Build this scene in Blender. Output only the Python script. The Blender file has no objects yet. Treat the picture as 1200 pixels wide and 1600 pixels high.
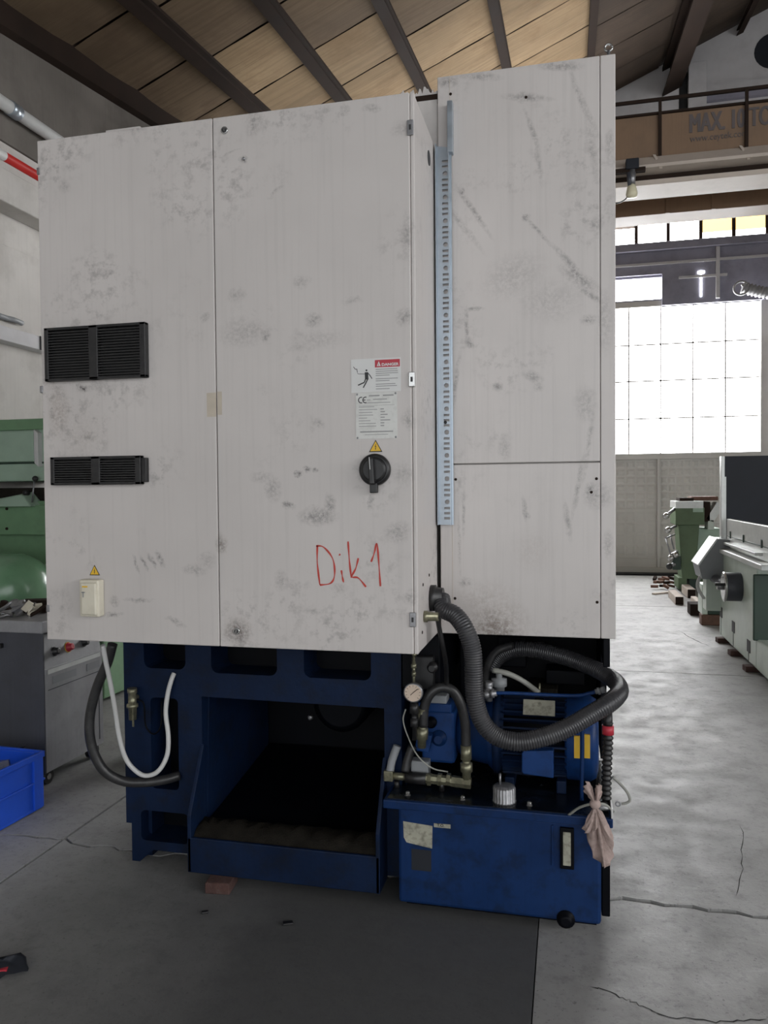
import bpy, bmesh, math, random
import numpy as np
from mathutils import Vector, Matrix
SC = bpy.context.scene
COL = SC.collection
random.seed(7)
# ------------------------------------------------------------------ camera
F, CX, CY, CZ = 1213.0, 600.0, 800.0, 1.55
_n = lambda v: np.array(v, float) / np.linalg.norm(v)
_Y = _n([290, 35, -F]); _X = np.array([5070, 12, F], float); _X = _n(_X - _Y * _X.dot(_Y)); _Z = np.cross(_X, _Y)
ROT = np.array([_X, _Y, _Z])
cam_d = bpy.data.cameras.new('camera'); cam = bpy.data.objects.new('camera', cam_d); COL.objects.link(cam)
cam.matrix_world = Matrix.Translation((0, 0, CZ)) @ Matrix(ROT.tolist()).to_4x4()
cam_d.sensor_fit = 'HORIZONTAL'; cam_d.sensor_width = 36.0; cam_d.lens = F / 1200.0 * 36.0
cam_d.clip_start = 0.05; cam_d.clip_end = 200
SC.camera = cam
# ------------------------------------------------------------------ light
WORLD_STRENGTH, PANE_STRENGTH = 2.3, 17.0
w = bpy.data.worlds.new('world'); SC.world = w; w.use_nodes = True
w.node_tree.nodes['Background'].inputs[0].default_value = (0.94, 0.97, 1.0, 1)
w.node_tree.nodes['Background'].inputs[1].default_value = WORLD_STRENGTH
vs = SC.view_settings
vs.view_transform = 'Standard'; vs.look = 'None'; vs.gamma = 1.0; vs.use_curve_mapping = False
vs.exposure = 0.0

# ------------------------------------------------------------------ pixel -> world on real planes
def _ray(x, y): return ROT @ np.array([x - CX, -(y - CY), -F])
def aty(x, y, Y):
    d = _ray(x, y); t = Y / d[1]; return (float(d[0]*t), float(Y), float(CZ + d[2]*t))
def atz(x, y, Z=0.0):
    d = _ray(x, y); t = (Z - CZ) / d[2]; return (float(d[0]*t), float(d[1]*t), float(Z))
def atx(x, y, X):
    d = _ray(x, y); t = X / d[0]; return (float(X), float(d[1]*t), float(CZ + d[2]*t))

# ------------------------------------------------------------------ materials
class NT:
    def __init__(s, name):
        s.m = bpy.data.materials.new(name); s.m.use_nodes = True
        s.t = s.m.node_tree; s.b = s.t.nodes['Principled BSDF']
        s.co = s.n('ShaderNodeTexCoord').outputs['Object']
    def n(s, typ, props=None, **ins):
        nd = s.t.nodes.new(typ)
        for k, v in (props or {}).items(): setattr(nd, k, v)
        for k, v in ins.items():
            key = int(k[1:]) if k[0] == 'i' and k[1:].isdigit() else k.replace('_', ' ')
            s.put(nd.inputs[key], v)
        return nd
    def put(s, sock, v):
        if hasattr(v, 'is_output'): s.t.links.new(v, sock)
        else:
            if isinstance(v, tuple) and len(v) == 3 and sock.type == 'RGBA': v = (*v, 1)
            sock.default_value = v
    def math(s, op, a, b=0.0, clamp=False):
        return s.n('ShaderNodeMath', {'operation': op, 'use_clamp': clamp}, i0=a, i1=b).outputs[0]
    def noise(s, scale, detail=4, rough=.55, vec=None, stretch=None):
        v = vec or s.co
        if stretch: v = s.n('ShaderNodeMapping', None, Vector=v, Scale=stretch).outputs[0]
        return s.n('ShaderNodeTexNoise', None, Vector=v, Scale=scale, Detail=detail, Roughness=rough).outputs['Fac']
    def rng(s, v, a, b, c=0.0, d=1.0):
        return s.n('ShaderNodeMapRange', {'clamp': True}, i0=v, i1=a, i2=b, i3=c, i4=d).outputs[0]
    def mix(s, f, a, b):
        nd = s.n('ShaderNodeMix', {'data_type': 'RGBA'}); s.put(nd.inputs[0], f); s.put(nd.inputs[6], a); s.put(nd.inputs[7], b)
        return nd.outputs[2]
    def bump(s, h, strength, dist=.01):
        nd = s.n('ShaderNodeBump', None, Strength=strength, Distance=dist, Height=h); s.put(s.b.inputs['Normal'], nd.outputs[0])

def paint(name, col, rough=.5, metal=0.0, var=.12, scale=5.0, dirt=0.0, dirtcol=(.03, .028, .025), streak=0.0, bump=0.0, spots=None, org=(0, 0, 0), coat=0.0, smudge=0.0, spec=.5, grain=None, wob=.05):
    t = NT(name); t.b.inputs['Specular IOR Level'].default_value = spec
    n1 = t.noise(scale)
    dark = tuple(c*(1-var) for c in col); lite = tuple(min(1, c*(1+var)) for c in col)
    c = t.mix(t.rng(n1, .3, .7), dark, lite)
    if streak:
        ns = t.noise(1.0, 3, .6, stretch=(55, 55, 1.6))
        c = t.mix(t.math('MULTIPLY', t.rng(ns, .5, .75), streak), c, tuple(x*.55 for x in col))
    if smudge:
        na = t.noise(3.1, 2, .5); nb = t.noise(26, 5, .7)
        f = t.math('MULTIPLY', t.rng(na, .52, .72), t.rng(nb, .5, .68))
        c = t.mix(t.math('MULTIPLY', f, smudge), c, (.09, .08, .08))
    if grain:
        c = t.mix(t.math('MULTIPLY', t.rng(t.noise(1.0, 4, .65, stretch=grain), .45, .72), .5), c, tuple(x*.5 for x in col))
    if dirt:
        nd = t.noise(scale*2.3, 6, .65)
        c = t.mix(t.math('MULTIPLY', t.rng(nd, .48, .66), dirt), c, dirtcol)
    if spots:
        nz = t.rng(t.noise(85, 5, .75), .40, .60, .12, 1.0)
        wv = t.n('ShaderNodeTexNoise', None, Vector=t.co, Scale=16.0, Detail=5.0, Roughness=.7).outputs['Color']
        wv = t.n('ShaderNodeVectorMath', {'operation': 'SUBTRACT'}, i0=wv, i1=(.5, .5, .5)).outputs[0]
        wv = t.n('ShaderNodeVectorMath', {'operation': 'MULTIPLY'}, i0=wv, i1=(wob, 0, wob)).outputs[0]
        wv = t.n('ShaderNodeVectorMath', {'operation': 'ADD'}, i0=wv, i1=t.co).outputs[0]
        for dc, lst in spots.items():
            acc = None
            for (x, y, z, rx, rz, ang, st) in lst:
                mp = t.n('ShaderNodeMapping', {'vector_type': 'TEXTURE'}, Vector=wv, Location=(x-org[0], y-org[1], z-org[2]), Rotation=(0, math.radians(ang), 0), Scale=(rx, .5, rz)).outputs[0]
                ln = t.n('ShaderNodeVectorMath', {'operation': 'LENGTH'}, i0=mp).outputs['Value']
                v = t.rng(ln, 1.0, .15, 0.0, st)
                acc = v if acc is None else t.math('MAXIMUM', acc, v)
            c = t.mix(t.math('MULTIPLY', acc, nz), c, dc)
    t.put(t.b.inputs['Base Color'], c)
    t.put(t.b.inputs['Roughness'], t.rng(n1, .2, .8, max(.03, rough-.08), min(1, rough+.08)))
    t.b.inputs['Metallic'].default_value = metal
    if coat: t.b.inputs['Coat Weight'].default_value = coat; t.b.inputs['Coat Roughness'].default_value = .25
    if bump: t.bump(t.noise(scale*9, 5), bump)
    return t.m
def glow(name, col, strength):
    m = bpy.data.materials.new(name); m.use_nodes = True; b = m.node_tree.nodes['Principled BSDF']
    b.inputs['Base Color'].default_value = (*[c*.6 for c in col], 1); b.inputs['Roughness'].default_value = .3
    b.inputs['Emission Color'].default_value = (*col, 1); b.inputs['Emission Strength'].default_value = strength
    return m

CABY, PANY = 2.5, 2.9
CAB_ORG, MAC_ORG = (-1.19, 2.7, 1.01), (-0.8, 3.4, 0.0)
def sp(Y, items):
    out = []
    for (x, y, rx, ry, a, s) in items:
        p = aty(x, y, Y); k = Y*1.02/F
        out.append((p[0], Y, p[2], rx*k, ry*k, a, s))
    return out
DK, BR = (.05, .045, .045), (.16, .10, .055)
cab_sp = sp(CABY, [(395,192,16,26,10,.5),(381,248,7,7,0,.8),(358,240,22,3,-20,.35),(430,300,18,4,-30,.3),(128,606,14,9,0,1),(490,500,18,12,0,.5),(632,496,18,15,0,.55),(415,525,8,13,0,.6),
  (345,850,11,16,0,.6),(212,880,4,20,-20,.7),(225,880,4,20,-22,.75),(237,878,5,20,-25,.8),(249,874,7,18,-30,.7),(497,806,40,18,0,.7),(515,790,14,24,0,.6),(450,790,14,7,0,.8),(480,733,10,7,0,.85),(467,741,8,6,0,.85),(494,735,6,6,0,.8),
  (427,765,18,26,0,.4),(497,660,18,9,35,.4),(371,988,26,26,0,.75),(622,832,26,20,-30,.45),(640,655,14,20,0,.45),(440,908,14,20,0,.4),(178,961,22,6,0,.6),(215,938,34,5,0,.5),(276,972,22,7,20,.5),(180,940,10,12,0,.5),
  (640,935,14,14,0,.5),(530,920,20,9,0,.3),(488,955,22,6,0,.4),(410,745,24,10,0,.3),(305,890,26,12,0,.4),(370,460,20,14,0,.35),(470,440,20,12,0,.35),(550,470,22,7,0,.3),(635,360,8,40,0,.3),(320,495,12,10,0,.5),
  (580,785,7,14,10,.6),(630,740,20,26,0,.3),(210,200,30,10,0,.4),(110,260,22,8,0,.3),(100,290,14,14,0,.35),(580,170,20,8,0,.4),(630,200,26,14,0,.3),(155,605,40,8,0,.3),(325,875,20,18,0,.3),(500,530,60,20,0,.22),(380,520,50,30,0,.3)])
cab_br = sp(CABY, [(80,560,20,70,0,.55),(92,640,26,60,0,.4),(345,850,14,20,0,.35),(370,985,34,30,0,.3),(130,680,60,60,0,.15)])
pan_sp = sp(PANY, [(822,152,46,7,10,.55),(875,103,40,9,10,.6),(750,120,40,8,10,.5),(700,128,20,10,0,.6),(815,152,8,10,0,.5),(832,205,5,46,-18,.45),(842,255,5,40,-6,.35),(905,150,5,60,-20,.4),(925,230,8,60,-8,.35),(915,170,6,70,-22,.35),
  (740,330,5,60,-33,.5),(722,300,5,7,0,.8),(725,355,6,60,-36,.35),(822,340,8,7,0,.9),(840,360,4,40,-40,.5),(885,405,6,40,-42,.5),(908,438,46,12,35,.5),(898,425,8,30,-30,.6),(925,462,40,6,35,.5),(920,500,14,10,0,.6),
  (742,483,18,4,0,.6),(729,510,4,34,0,.55),(734,535,7,14,-20,.6),(712,600,5,60,8,.45),(832,589,20,10,25,.5),(777,604,11,8,0,.6),(842,604,10,9,0,.4),(915,630,20,32,0,.38),(920,690,5,80,8,.4),(903,760,5,60,10,.45),(887,815,6,36,-8,.5),
  (820,795,5,22,-5,.55),(823,806,6,6,0,.8),(923,770,10,18,0,.7),(935,775,26,26,0,.4),(950,850,10,24,0,.4),(727,910,14,10,0,.5),(770,985,34,34,0,.55),(785,992,24,24,0,.7),(718,850,3,60,-2,.45),(724,800,3,50,0,.45),(788,700,12,24,0,.35),
  (952,225,8,26,0,.5),(945,500,14,60,0,.3),(860,470,60,40,0,.22),(800,430,60,40,-20,.25),(930,350,16,14,0,.4)])
pan_br = sp(PANY, [(775,975,60,50,0,.5),(830,860,40,40,0,.12),(760,940,60,40,0,.25)])
M = {}
M['cab'] = paint('beige_cabinet_paint', (.57, .535, .515), .42, var=.05, scale=2.2, streak=.14, smudge=.5, spots={DK: cab_sp, BR: cab_br}, org=CAB_ORG)
M['pan'] = paint('beige_panel_paint', (.57, .535, .515), .36, var=.05, scale=2.2, streak=.16, smudge=.42, wob=.022, spots={DK: pan_sp, BR: pan_br}, org=MAC_ORG)
M['beige'] = paint('beige_paint', (.55, .52, .50), .4, var=.06, streak=.1, dirt=.1)
M['blue'] = paint('blue_tank_paint', (.0058, .027, .102), .42, var=.15, scale=6, dirt=.5, dirtcol=(.004, .008, .018), streak=.25, spec=.22)
M['blue2'] = paint('bright_blue_paint', (.009, .040, .15), .4, var=.12, scale=9, dirt=.35, dirtcol=(.008, .012, .02), spec=.22)
M['base'] = paint('dark_blue_casting_paint', (.0048, .0135, .041), .5, var=.2, scale=5, dirt=.5, dirtcol=(.007, .008, .010), streak=.2, bump=.1, spec=.16)
M['navy'] = paint('near_black_navy_paint', (.0015, .002, .004), .5, var=.3, scale=6, dirt=.4, dirtcol=(.003, .003, .003), spec=.12)  # set near black so interior and pocket shade sits in the colour
M['oil'] = paint('oily_dark_sheet', (.005, .0065, .010), .25, var=.4, scale=8, dirt=.3, dirtcol=(.012, .03, .07))
M['black'] = paint('black_plastic', (.012, .012, .013), .42, var=.2, scale=20, dirt=.25, dirtcol=(.05, .045, .04))
M['rubber'] = paint('black_rubber_hose', (.020, .020, .021), .42, var=.2, scale=14, dirt=.2, dirtcol=(.09, .085, .08))
M['conduit'] = paint('grey_corrugated_plastic', (.036, .036, .040), .36, var=.15, scale=9, dirt=.2, dirtcol=(.1, .095, .09))
M['chrome'] = paint('chrome', (.50, .50, .49), .22, .8, var=.1, scale=30, dirt=.25)
M['zinc'] = paint('galvanised_steel', (.42, .47, .52), .34, .75, var=.1, scale=18)
M['brass'] = paint('passivated_fittings', (.26, .25, .17), .36, .65, var=.2, scale=40, dirt=.4)
M['steel'] = paint('dull_steel', (.30, .30, .31), .4, .7, var=.2, scale=12, dirt=.3)
M['cream'] = paint('cream_plastic', (.66, .62, .51), .45, var=.05, scale=10, dirt=.12, dirtcol=(.3, .24, .16))
M['white'] = paint('white_paint', (.56, .56, .55), .45, var=.05, dirt=.12, dirtcol=(.35, .33, .3))
M['label'] = paint('aged_label', (.36, .35, .28), .6, var=.15, scale=20, dirt=.6, dirtcol=(.09, .085, .06))
M['sticker'] = paint('white_sticker', (.66, .66, .65), .4, var=.03, dirt=.08, dirtcol=(.3, .28, .26))
M['plate'] = paint('aluminium_nameplate', (.60, .60, .575), .42, .15, var=.05, scale=18, dirt=.15, dirtcol=(.2, .18, .16))
M['ink'] = paint('black_ink', (.03, .03, .032), .6, var=.1)
M['greyink'] = paint('faded_grey_print', (.30, .30, .30), .6, var=.1)
M['danger'] = paint('danger_red', (.46, .03, .05), .45, var=.06)
M['yellow'] = paint('warning_yellow', (.75, .46, .03), .45, var=.08, dirt=.1)
M['redmark'] = paint('red_marker', (.50, .05, .035), .6, var=.15, scale=60)
M['red'] = paint('red_pipe_paint', (.62, .035, .03), .4, var=.08)
M['tape'] = paint('old_adhesive', (.50, .44, .36), .6, var=.08, scale=20)
M['dialface'] = paint('gauge_face', (.62, .50, .40), .4, var=.06, dirt=.15, dirtcol=(.3, .2, .1))
M['rag'] = paint('dirty_pink_rag', (.42, .32, .29), .85, var=.15, scale=14, dirt=.5, dirtcol=(.16, .12, .10), bump=.2)
M['wire'] = paint('grey_cable', (.30, .30, .27), .5, var=.1)
M['rust'] = paint('rusty_sludge', (.014, .012, .009), .7, var=.4, scale=18, dirt=.6, dirtcol=(.012, .01, .008), bump=.5, spec=.15)
M['brick'] = paint('red_brick', (.075, .036, .030), .85, var=.25, scale=22, dirt=.4, dirtcol=(.12, .09, .08), bump=.5)
M['crate'] = paint('blue_crate_plastic', (.012, .085, .60), .4, var=.06, scale=6, dirt=.08)
M['gdark'] = paint('dark_grey_sheet', (.055, .058, .072), .5, var=.15, dirt=.2, dirtcol=(.03, .03, .03), streak=.3)
M['glight'] = paint('light_grey_sheet', (.30, .30, .31), .5, var=.08, dirt=.2, dirtcol=(.12, .12, .12), streak=.15)
M['green'] = paint('machine_green', (.16, .29, .16), .4, var=.1, scale=4, dirt=.15, dirtcol=(.05, .07, .05))
M['pgreen'] = paint('pale_green', (.34, .46, .36), .4, var=.08, scale=3, dirt=.12, dirtcol=(.15, .18, .15))
M['tgreen'] = paint('tank_green', (.17, .33, .19), .22, var=.08, scale=4, dirt=.12, dirtcol=(.05, .08, .05), coat=.5)
M['dgreen'] = paint('dark_green', (.02, .045, .03), .5, var=.15, dirt=.1)
M['grind'] = paint('grinder_green', (.56, .63, .56), .38, var=.1, scale=2, dirt=.15, dirtcol=(.15, .2, .16), streak=.1)
M['lathe'] = paint('lathe_green', (.11, .16, .09), .5, var=.1, scale=3, dirt=.2, dirtcol=(.05, .06, .04), spec=.3)
M['guard'] = paint('grey_guard', (.24, .25, .26), .5, var=.08)
M['pale'] = paint('pale_worn_metal', (.66, .68, .66), .35, .2, var=.08, scale=6, dirt=.15, dirtcol=(.3, .33, .3))
M['slate'] = paint('dark_slate_sheet', (.022, .025, .032), .6, var=.2, scale=2, spec=.25)
M['wood'] = paint('stained_wood', (.16, .08, .055), .75, var=.25, scale=9, streak=.2, dirt=.3)
M['pwood'] = paint('pale_wood', (.55, .48, .42), .75, var=.12, scale=9, dirt=.25, dirtcol=(.25, .2, .16))
M['darkbr'] = paint('dark_brown_steel', (.026, .017, .013), .85, var=.2, scale=3, spec=.12)
M['crane'] = paint('brown_crane_paint', (.20, .125, .075), .55, var=.12, scale=1.2, dirt=.25, dirtcol=(.1, .07, .05), streak=.2)
M['cranel'] = paint('beige_crane_flange', (.52, .45, .39), .55, var=.08, scale=2, dirt=.15, dirtcol=(.25, .2, .16))
M['cranetext'] = paint('crane_lettering', (.10, .085, .085), .6, var=.2, scale=4)
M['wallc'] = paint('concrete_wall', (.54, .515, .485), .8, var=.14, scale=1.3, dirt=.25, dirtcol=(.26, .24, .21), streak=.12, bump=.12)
M['wallu'] = paint('grey_wall_panel', (.58, .57, .58), .75, var=.1, scale=1.0, dirt=.15, dirtcol=(.2, .19, .19), spec=.2)
M['walld'] = paint('dark_lintel', (.30, .295, .36), .7, var=.15, scale=1.5, dirt=.2, spec=.2)  # lifted purplish tone holds some of the window bloom haze
M['gate'] = paint('gate_sheet', (.60, .58, .55), .6, var=.06, scale=1.2, dirt=.12, dirtcol=(.4, .38, .35), spec=.2)
M['groove'] = paint('dark_joint', (.008, .008, .0085), .8, var=.2)
M['insul'] = paint('tan_insulation', (.30, .215, .13), .85, var=.22, scale=.8, dirt=.4, dirtcol=(.17, .105, .055), grain=(.7, 22, 1), bump=.15, spec=.1)
M['insul3'] = paint('half_shaded_insulation', (.15, .108, .07), .85, var=.25, scale=.8, dirt=.45, dirtcol=(.09, .06, .04), grain=(.7, 22, 1), bump=.15, spec=.1)  # mid tone with the dimmer roof light painted in
M['walls'] = paint('shaded_upper_concrete', (.16, .145, .13), .85, var=.25, scale=.9, dirt=.35, dirtcol=(.08, .07, .062), streak=.2, bump=.12, spec=.2)  # darker copy of the concrete, shade under the eave painted in
M['insul2'] = paint('shaded_insulation', (.07, .052, .040), .85, var=.25, scale=.9, dirt=.4, dirtcol=(.04, .033, .027), grain=(.7, 22, 1), spec=.1)  # darkest insulation tone, roof shade put into the colour
M['pane'] = glow('daylit_frosted_glass', (.98, .99, 1.0), PANE_STRENGTH)
M['side_pane'] = glow('added_fill_glow', (.98, .99, 1.0), 6.5)  # fill glow for the added, unseen side windows
M['amber'] = glow('yellow_outdoor_glow', (1.0, .70, .26), PANE_STRENGTH*.14)  # glow standing in for a sunlit yellow surface outside the panes
M['bulb'] = paint('pale_bulb', (.75, .70, .50), .25, var=.05)
# floor: concrete, mottled, speckled, with an optional dark oval patch
def concrete(name, patch):
    t = NT(name)
    a = t.noise(.55, 5, .6); b_ = t.noise(5, 6, .7); c_ = t.noise(55, 3, .7); d_ = t.noise(1.4, 4, .6)
    col = t.mix(t.rng(a, .3, .7), (.27, .27, .265), (.395, .39, .38))
    col = t.mix(t.math('MULTIPLY', t.rng(b_, .5, .7), .35), col, (.16, .16, .158))
    col = t.mix(t.math('MULTIPLY', t.rng(c_, .60, .70), .6), col, (.10, .10, .10))
    e_ = t.noise(17, 4, .75); col = t.mix(t.math('MULTIPLY', t.rng(e_, .52, .66), .35), col, (.15, .15, .15))
    col = t.mix(t.math('MULTIPLY', t.rng(d_, .60, .72), .4), col, (.44, .44, .43))
    if patch:
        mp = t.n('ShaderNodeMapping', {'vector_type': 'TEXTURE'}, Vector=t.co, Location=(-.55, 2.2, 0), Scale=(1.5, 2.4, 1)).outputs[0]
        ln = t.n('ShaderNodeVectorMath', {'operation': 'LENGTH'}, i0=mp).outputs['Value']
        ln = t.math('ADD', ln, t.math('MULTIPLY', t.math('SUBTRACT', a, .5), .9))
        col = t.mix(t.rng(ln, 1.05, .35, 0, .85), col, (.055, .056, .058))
    t.put(t.b.inputs['Base Color'], col); t.put(t.b.inputs['Roughness'], t.rng(b_, .3, .7, .48, .75)); t.bump(t.noise(30, 6, .7), .12, .02)
    return t.m
M['floor'] = concrete('worn_concrete', False); M['darkslab'] = concrete('dark_patch_concrete', True)

# ------------------------------------------------------------------ mesh helpers
class MB:
    def __init__(s): s.v = []; s.f = []; s.sm = []
    def add(s, vs, fs, smooth=False):
        o = len(s.v); s.v += [tuple(map(float, p)) for p in vs]
        for f in fs: s.f.append(tuple(i+o for i in f)); s.sm.append(smooth)
        return s
    def box(s, x0, x1, y0, y1, z0, z1):
        vs = [(x, y, z) for z in (z0, z1) for y in (y0, y1) for x in (x0, x1)]
        return s.add(vs, [(0,2,3,1),(4,5,7,6),(0,1,5,4),(2,6,7,3),(0,4,6,2),(1,3,7,5)])
    def hexa(s, b, t):
        return s.add(list(b)+list(t), [(3,2,1,0),(4,5,6,7),(0,1,5,4),(1,2,6,5),(2,3,7,6),(3,0,4,7)])
    def obox(s, c, ax, h):
        c = Vector(c); a = [Vector(q).normalized()*k for q, k in zip(ax, h)]
        p = lambda i, j, k: c + a[0]*i + a[1]*j + a[2]*k
        return s.hexa([p(-1,-1,-1), p(1,-1,-1), p(1,1,-1), p(-1,1,-1)], [p(-1,-1,1), p(1,-1,1), p(1,1,1), p(-1,1,1)])
    def prism(s, pts, axis, a, b):
        mk = {'x': lambda u, v, w_: (w_, u, v), 'y': lambda u, v, w_: (u, w_, v), 'z': lambda u, v, w_: (u, v, w_)}[axis]
        n = len(pts); vs = [mk(u, v, a) for u, v in pts] + [mk(u, v, b) for u, v in pts]
        fs = [tuple(range(n)), tuple(range(2*n-1, n-1, -1))] + [(i, (i+1) % n, n+(i+1) % n, n+i) for i in range(n)]
        return s.add(vs, fs)
    def rings(s, centres, frames, radii, n, caps=True, smooth=True):
        vs = []
        for c, (u, v), r in zip(centres, frames, radii):
            for k in range(n):
                th = 2*math.pi*k/n
                rr = r(th) if callable(r) else r
                vs.append(Vector(c) + u*(rr*math.cos(th)) + v*(rr*math.sin(th)))
        m = len(centres); fs = [(i*n+k, i*n+(k+1) % n, (i+1)*n+(k+1) % n, (i+1)*n+k) for i in range(m-1) for k in range(n)]
        s.add(vs, fs, smooth)
        if caps:
            o = len(s.v) - len(vs)
            s.f.append(tuple(o+k for k in range(n-1, -1, -1))); s.sm.append(False)
            s.f.append(tuple(o+(m-1)*n+k for k in range(n))); s.sm.append(False)
        return s
    @staticmethod
    def frame(d):
        d = Vector(d).normalized(); h = Vector((0, 0, 1)) if abs(d.z) < .9 else Vector((1, 0, 0))
        u = d.cross(h).normalized(); return u, d.cross(u).normalized()
    def cyl(s, p0, p1, r0, r1=None, n=20, smooth=True):
        fr = s.frame(Vector(p1)-Vector(p0)); return s.rings([p0, p1], [fr, fr], [r0, r0 if r1 is None else r1], n, True, smooth)
    def lathe(s, p0, d, prof, n=24, smooth=True):
        d = Vector(d).normalized(); fr = s.frame(d); p0 = Vector(p0)
        return s.rings([p0+d*h for h, r in prof], [fr]*len(prof), [max(r, 1e-4) for h, r in prof], n, True, smooth)
    def tube(s, pts, r, n=10, sub=6, rib=None, spline=True):
        P = [Vector(p) for p in pts]
        if spline and len(P) > 2:
            E = [P[0]*2-P[1]] + P + [P[-1]*2-P[-2]]; Q = []
            for i in range(1, len(E)-2):
                a, b, c, d = E[i-1:i+3]
                for k in range(sub):
                    t_ = k/sub
                    Q.append(.5*((2*b)+(c-a)*t_+(2*a-5*b+4*c-d)*t_*t_+(3*b-a-3*c+d)*t_**3))
            Q.append(P[-1]); P = Q
        if rib:                                     # rib = (pitch, depth): resample evenly and modulate the radius
            L = [0.0]
            for i in range(1, len(P)): L.append(L[-1]+(P[i]-P[i-1]).length)
            st = rib[0]/4; m = int(L[-1]/st); Q = []; j = 0
            for i in range(m+1):
                x = i*st
                while j < len(L)-2 and L[j+1] < x: j += 1
                f = (x-L[j])/max(1e-9, L[j+1]-L[j]); Q.append(P[j].lerp(P[j+1], min(1, f)))
            P = Q
        T = [(P[min(i+1, len(P)-1)]-P[max(i-1, 0)]).normalized() for i in range(len(P))]
        u, v = s.frame(T[0]); fr = []
        for tt in T:
            u = (u - tt*u.dot(tt)).normalized(); fr.append((u, tt.cross(u).normalized()))
        rad = [(r - (rib[1] if (i % 4) in (2, 3) else 0)) if rib else r for i in range(len(P))]
        return s.rings(P, fr, rad, n, True, True)
    def sphere(s, c, r, n=14, m=8, sc=(1, 1, 1)):
        c = Vector(c); u, v = Vector((1, 0, 0)), Vector((0, 1, 0)); vs = []
        for i in range(m+1):
            ph = -math.pi/2 + math.pi*i/m; rr = max(math.cos(ph), 1e-3)*r
            for k in range(n):
                th = 2*math.pi*k/n; vs.append((c.x+rr*math.cos(th)*sc[0], c.y+rr*math.sin(th)*sc[1], c.z+r*math.sin(ph)*sc[2]))
        return s.add(vs, [(i*n+k, i*n+(k+1) % n, (i+1)*n+(k+1) % n, (i+1)*n+k) for i in range(m) for k in range(n)], True)
    def holed(s, outer, holes, Y, depth, back=True, thick=None):      # plate in the XZ plane, pockets sunk towards +Y
        bm = bmesh.new(); es = []
        for loop in [outer] + [h for h in holes]:
            vv = [bm.verts.new((x, Y, z)) for x, z in loop]
            for i in range(len(vv)): es.append(bm.edges.new((vv[i], vv[(i+1) % len(vv)])))
        bmesh.ops.triangle_fill(bm, use_beauty=True, use_dissolve=False, edges=es, normal=(0, -1, 0))
        bm.verts.index_update()
        s.add([q.co[:] for q in bm.verts], [tuple(q.index for q in f.verts) for f in bm.faces]); bm.free()
        for h in holes:
            n = len(h); vs = [(x, Y, z) for x, z in h] + [(x, Y+depth, z) for x, z in h]
            s.add(vs, [(i, (i+1) % n, n+(i+1) % n, n+i) for i in range(n)])
            if back: s.add([(x, Y+depth, z) for x, z in h], [tuple(range(n))])
        if thick:
            n = len(outer); vs = [(x, Y, z) for x, z in outer] + [(x, Y+thick, z) for x, z in outer]
            s.add(vs, [(i, (i+1) % n, n+(i+1) % n, n+i) for i in range(n)])
        return s
    def text(s, body, size, loc, nrm='y', ext=.0006, width=None, bold=0.0):      # reads towards -Y, left to right along +X
        cu = bpy.data.curves.new('tmp', 'FONT'); cu.body = body; cu.size = size; cu.extrude = ext; cu.offset = bold; cu.resolution_u = 3
        o = bpy.data.objects.new('tmp', cu); COL.objects.link(o)
        dg = bpy.context.evaluated_depsgraph_get(); me = bpy.data.meshes.new_from_object(o.evaluated_get(dg))
        xs = [q.co.x for q in me.vertices] or [0]; k = (width/(max(xs)-min(xs))) if width else 1.0
        s.add([(loc[0]+(q.co.x-min(xs))*k, loc[1]-q.co.z, loc[2]+q.co.y) for q in me.vertices], [tuple(p.vertices) for p in me.polygons])
        bpy.data.objects.remove(o); bpy.data.curves.remove(cu); bpy.data.meshes.remove(me)
        return s
    def build(s, name, mat, parent=None, bev=0.0, recalc=True, **props):
        org = Vector(ORG.get(parent.name, (0, 0, 0))) if parent else Vector((0, 0, 0))
        me = bpy.data.meshes.new(name); me.from_pydata([tuple(Vector(p)-org) for p in s.v], [], s.f)
        me.polygons.foreach_set('use_smooth', s.sm)
        if recalc:
            bm = bmesh.new(); bm.from_mesh(me); bmesh.ops.recalc_face_normals(bm, faces=bm.faces[:]); bm.to_mesh(me); bm.free()
        me.materials.append(M[mat]); me.update()
        o = bpy.data.objects.new(name, me); COL.objects.link(o)
        if parent: o.parent = parent; ORG[o.name] = org
        if bev:
            m = o.modifiers.new('bevel', 'BEVEL'); m.width = bev; m.segments = 2; m.limit_method = 'ANGLE'; m.angle_limit = .7
        for k, v in props.items(): o[k] = v
        return o
ORG = {}
def thing(name, label, cat, loc, group=None):
    o = bpy.data.objects.new(name, None); COL.objects.link(o); o.location = loc; o.empty_display_size = .1
    o['label'] = label; o['category'] = cat
    if group: o['group'] = group
    ORG[o.name] = tuple(loc); return o
def tag(o, label, cat, group=None):
    o['label'] = label; o['category'] = cat
    if group: o['group'] = group
    return o
def solo(mb, name, mat, label, cat, group=None, bev=0.0):      # a thing that is one mesh: origin moved to its base centre
    xs = np.array(mb.v); c = Vector(((xs[:, 0].min()+xs[:, 0].max())/2, (xs[:, 1].min()+xs[:, 1].max())/2, xs[:, 2].min()))
    mb.v = [tuple(Vector(p)-c) for p in mb.v]; o = mb.build(name, mat, None, bev); o.location = c
    return tag(o, label, cat, group)
def struct(mb, name, mat, parent=None, bev=0.0):
    o = mb.build(name, mat, parent, bev)
    if parent is None: o['kind'] = 'structure'
    return o
def rrect(x0, x1, z0, z1, r=.02, k=4):
    out = []
    for cx, cz, a0 in ((x1-r, z1-r, 0), (x0+r, z1-r, 90), (x0+r, z0+r, 180), (x1-r, z0+r, 270)):
        for i in range(k+1):
            a_ = math.radians(a0+90*i/k); out.append((cx+r*math.cos(a_), cz+r*math.sin(a_)))
    return out
def PX(lst, Y=None): return [aty(p[0], p[1], p[2] if len(p) > 2 else Y) for p in lst]

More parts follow.
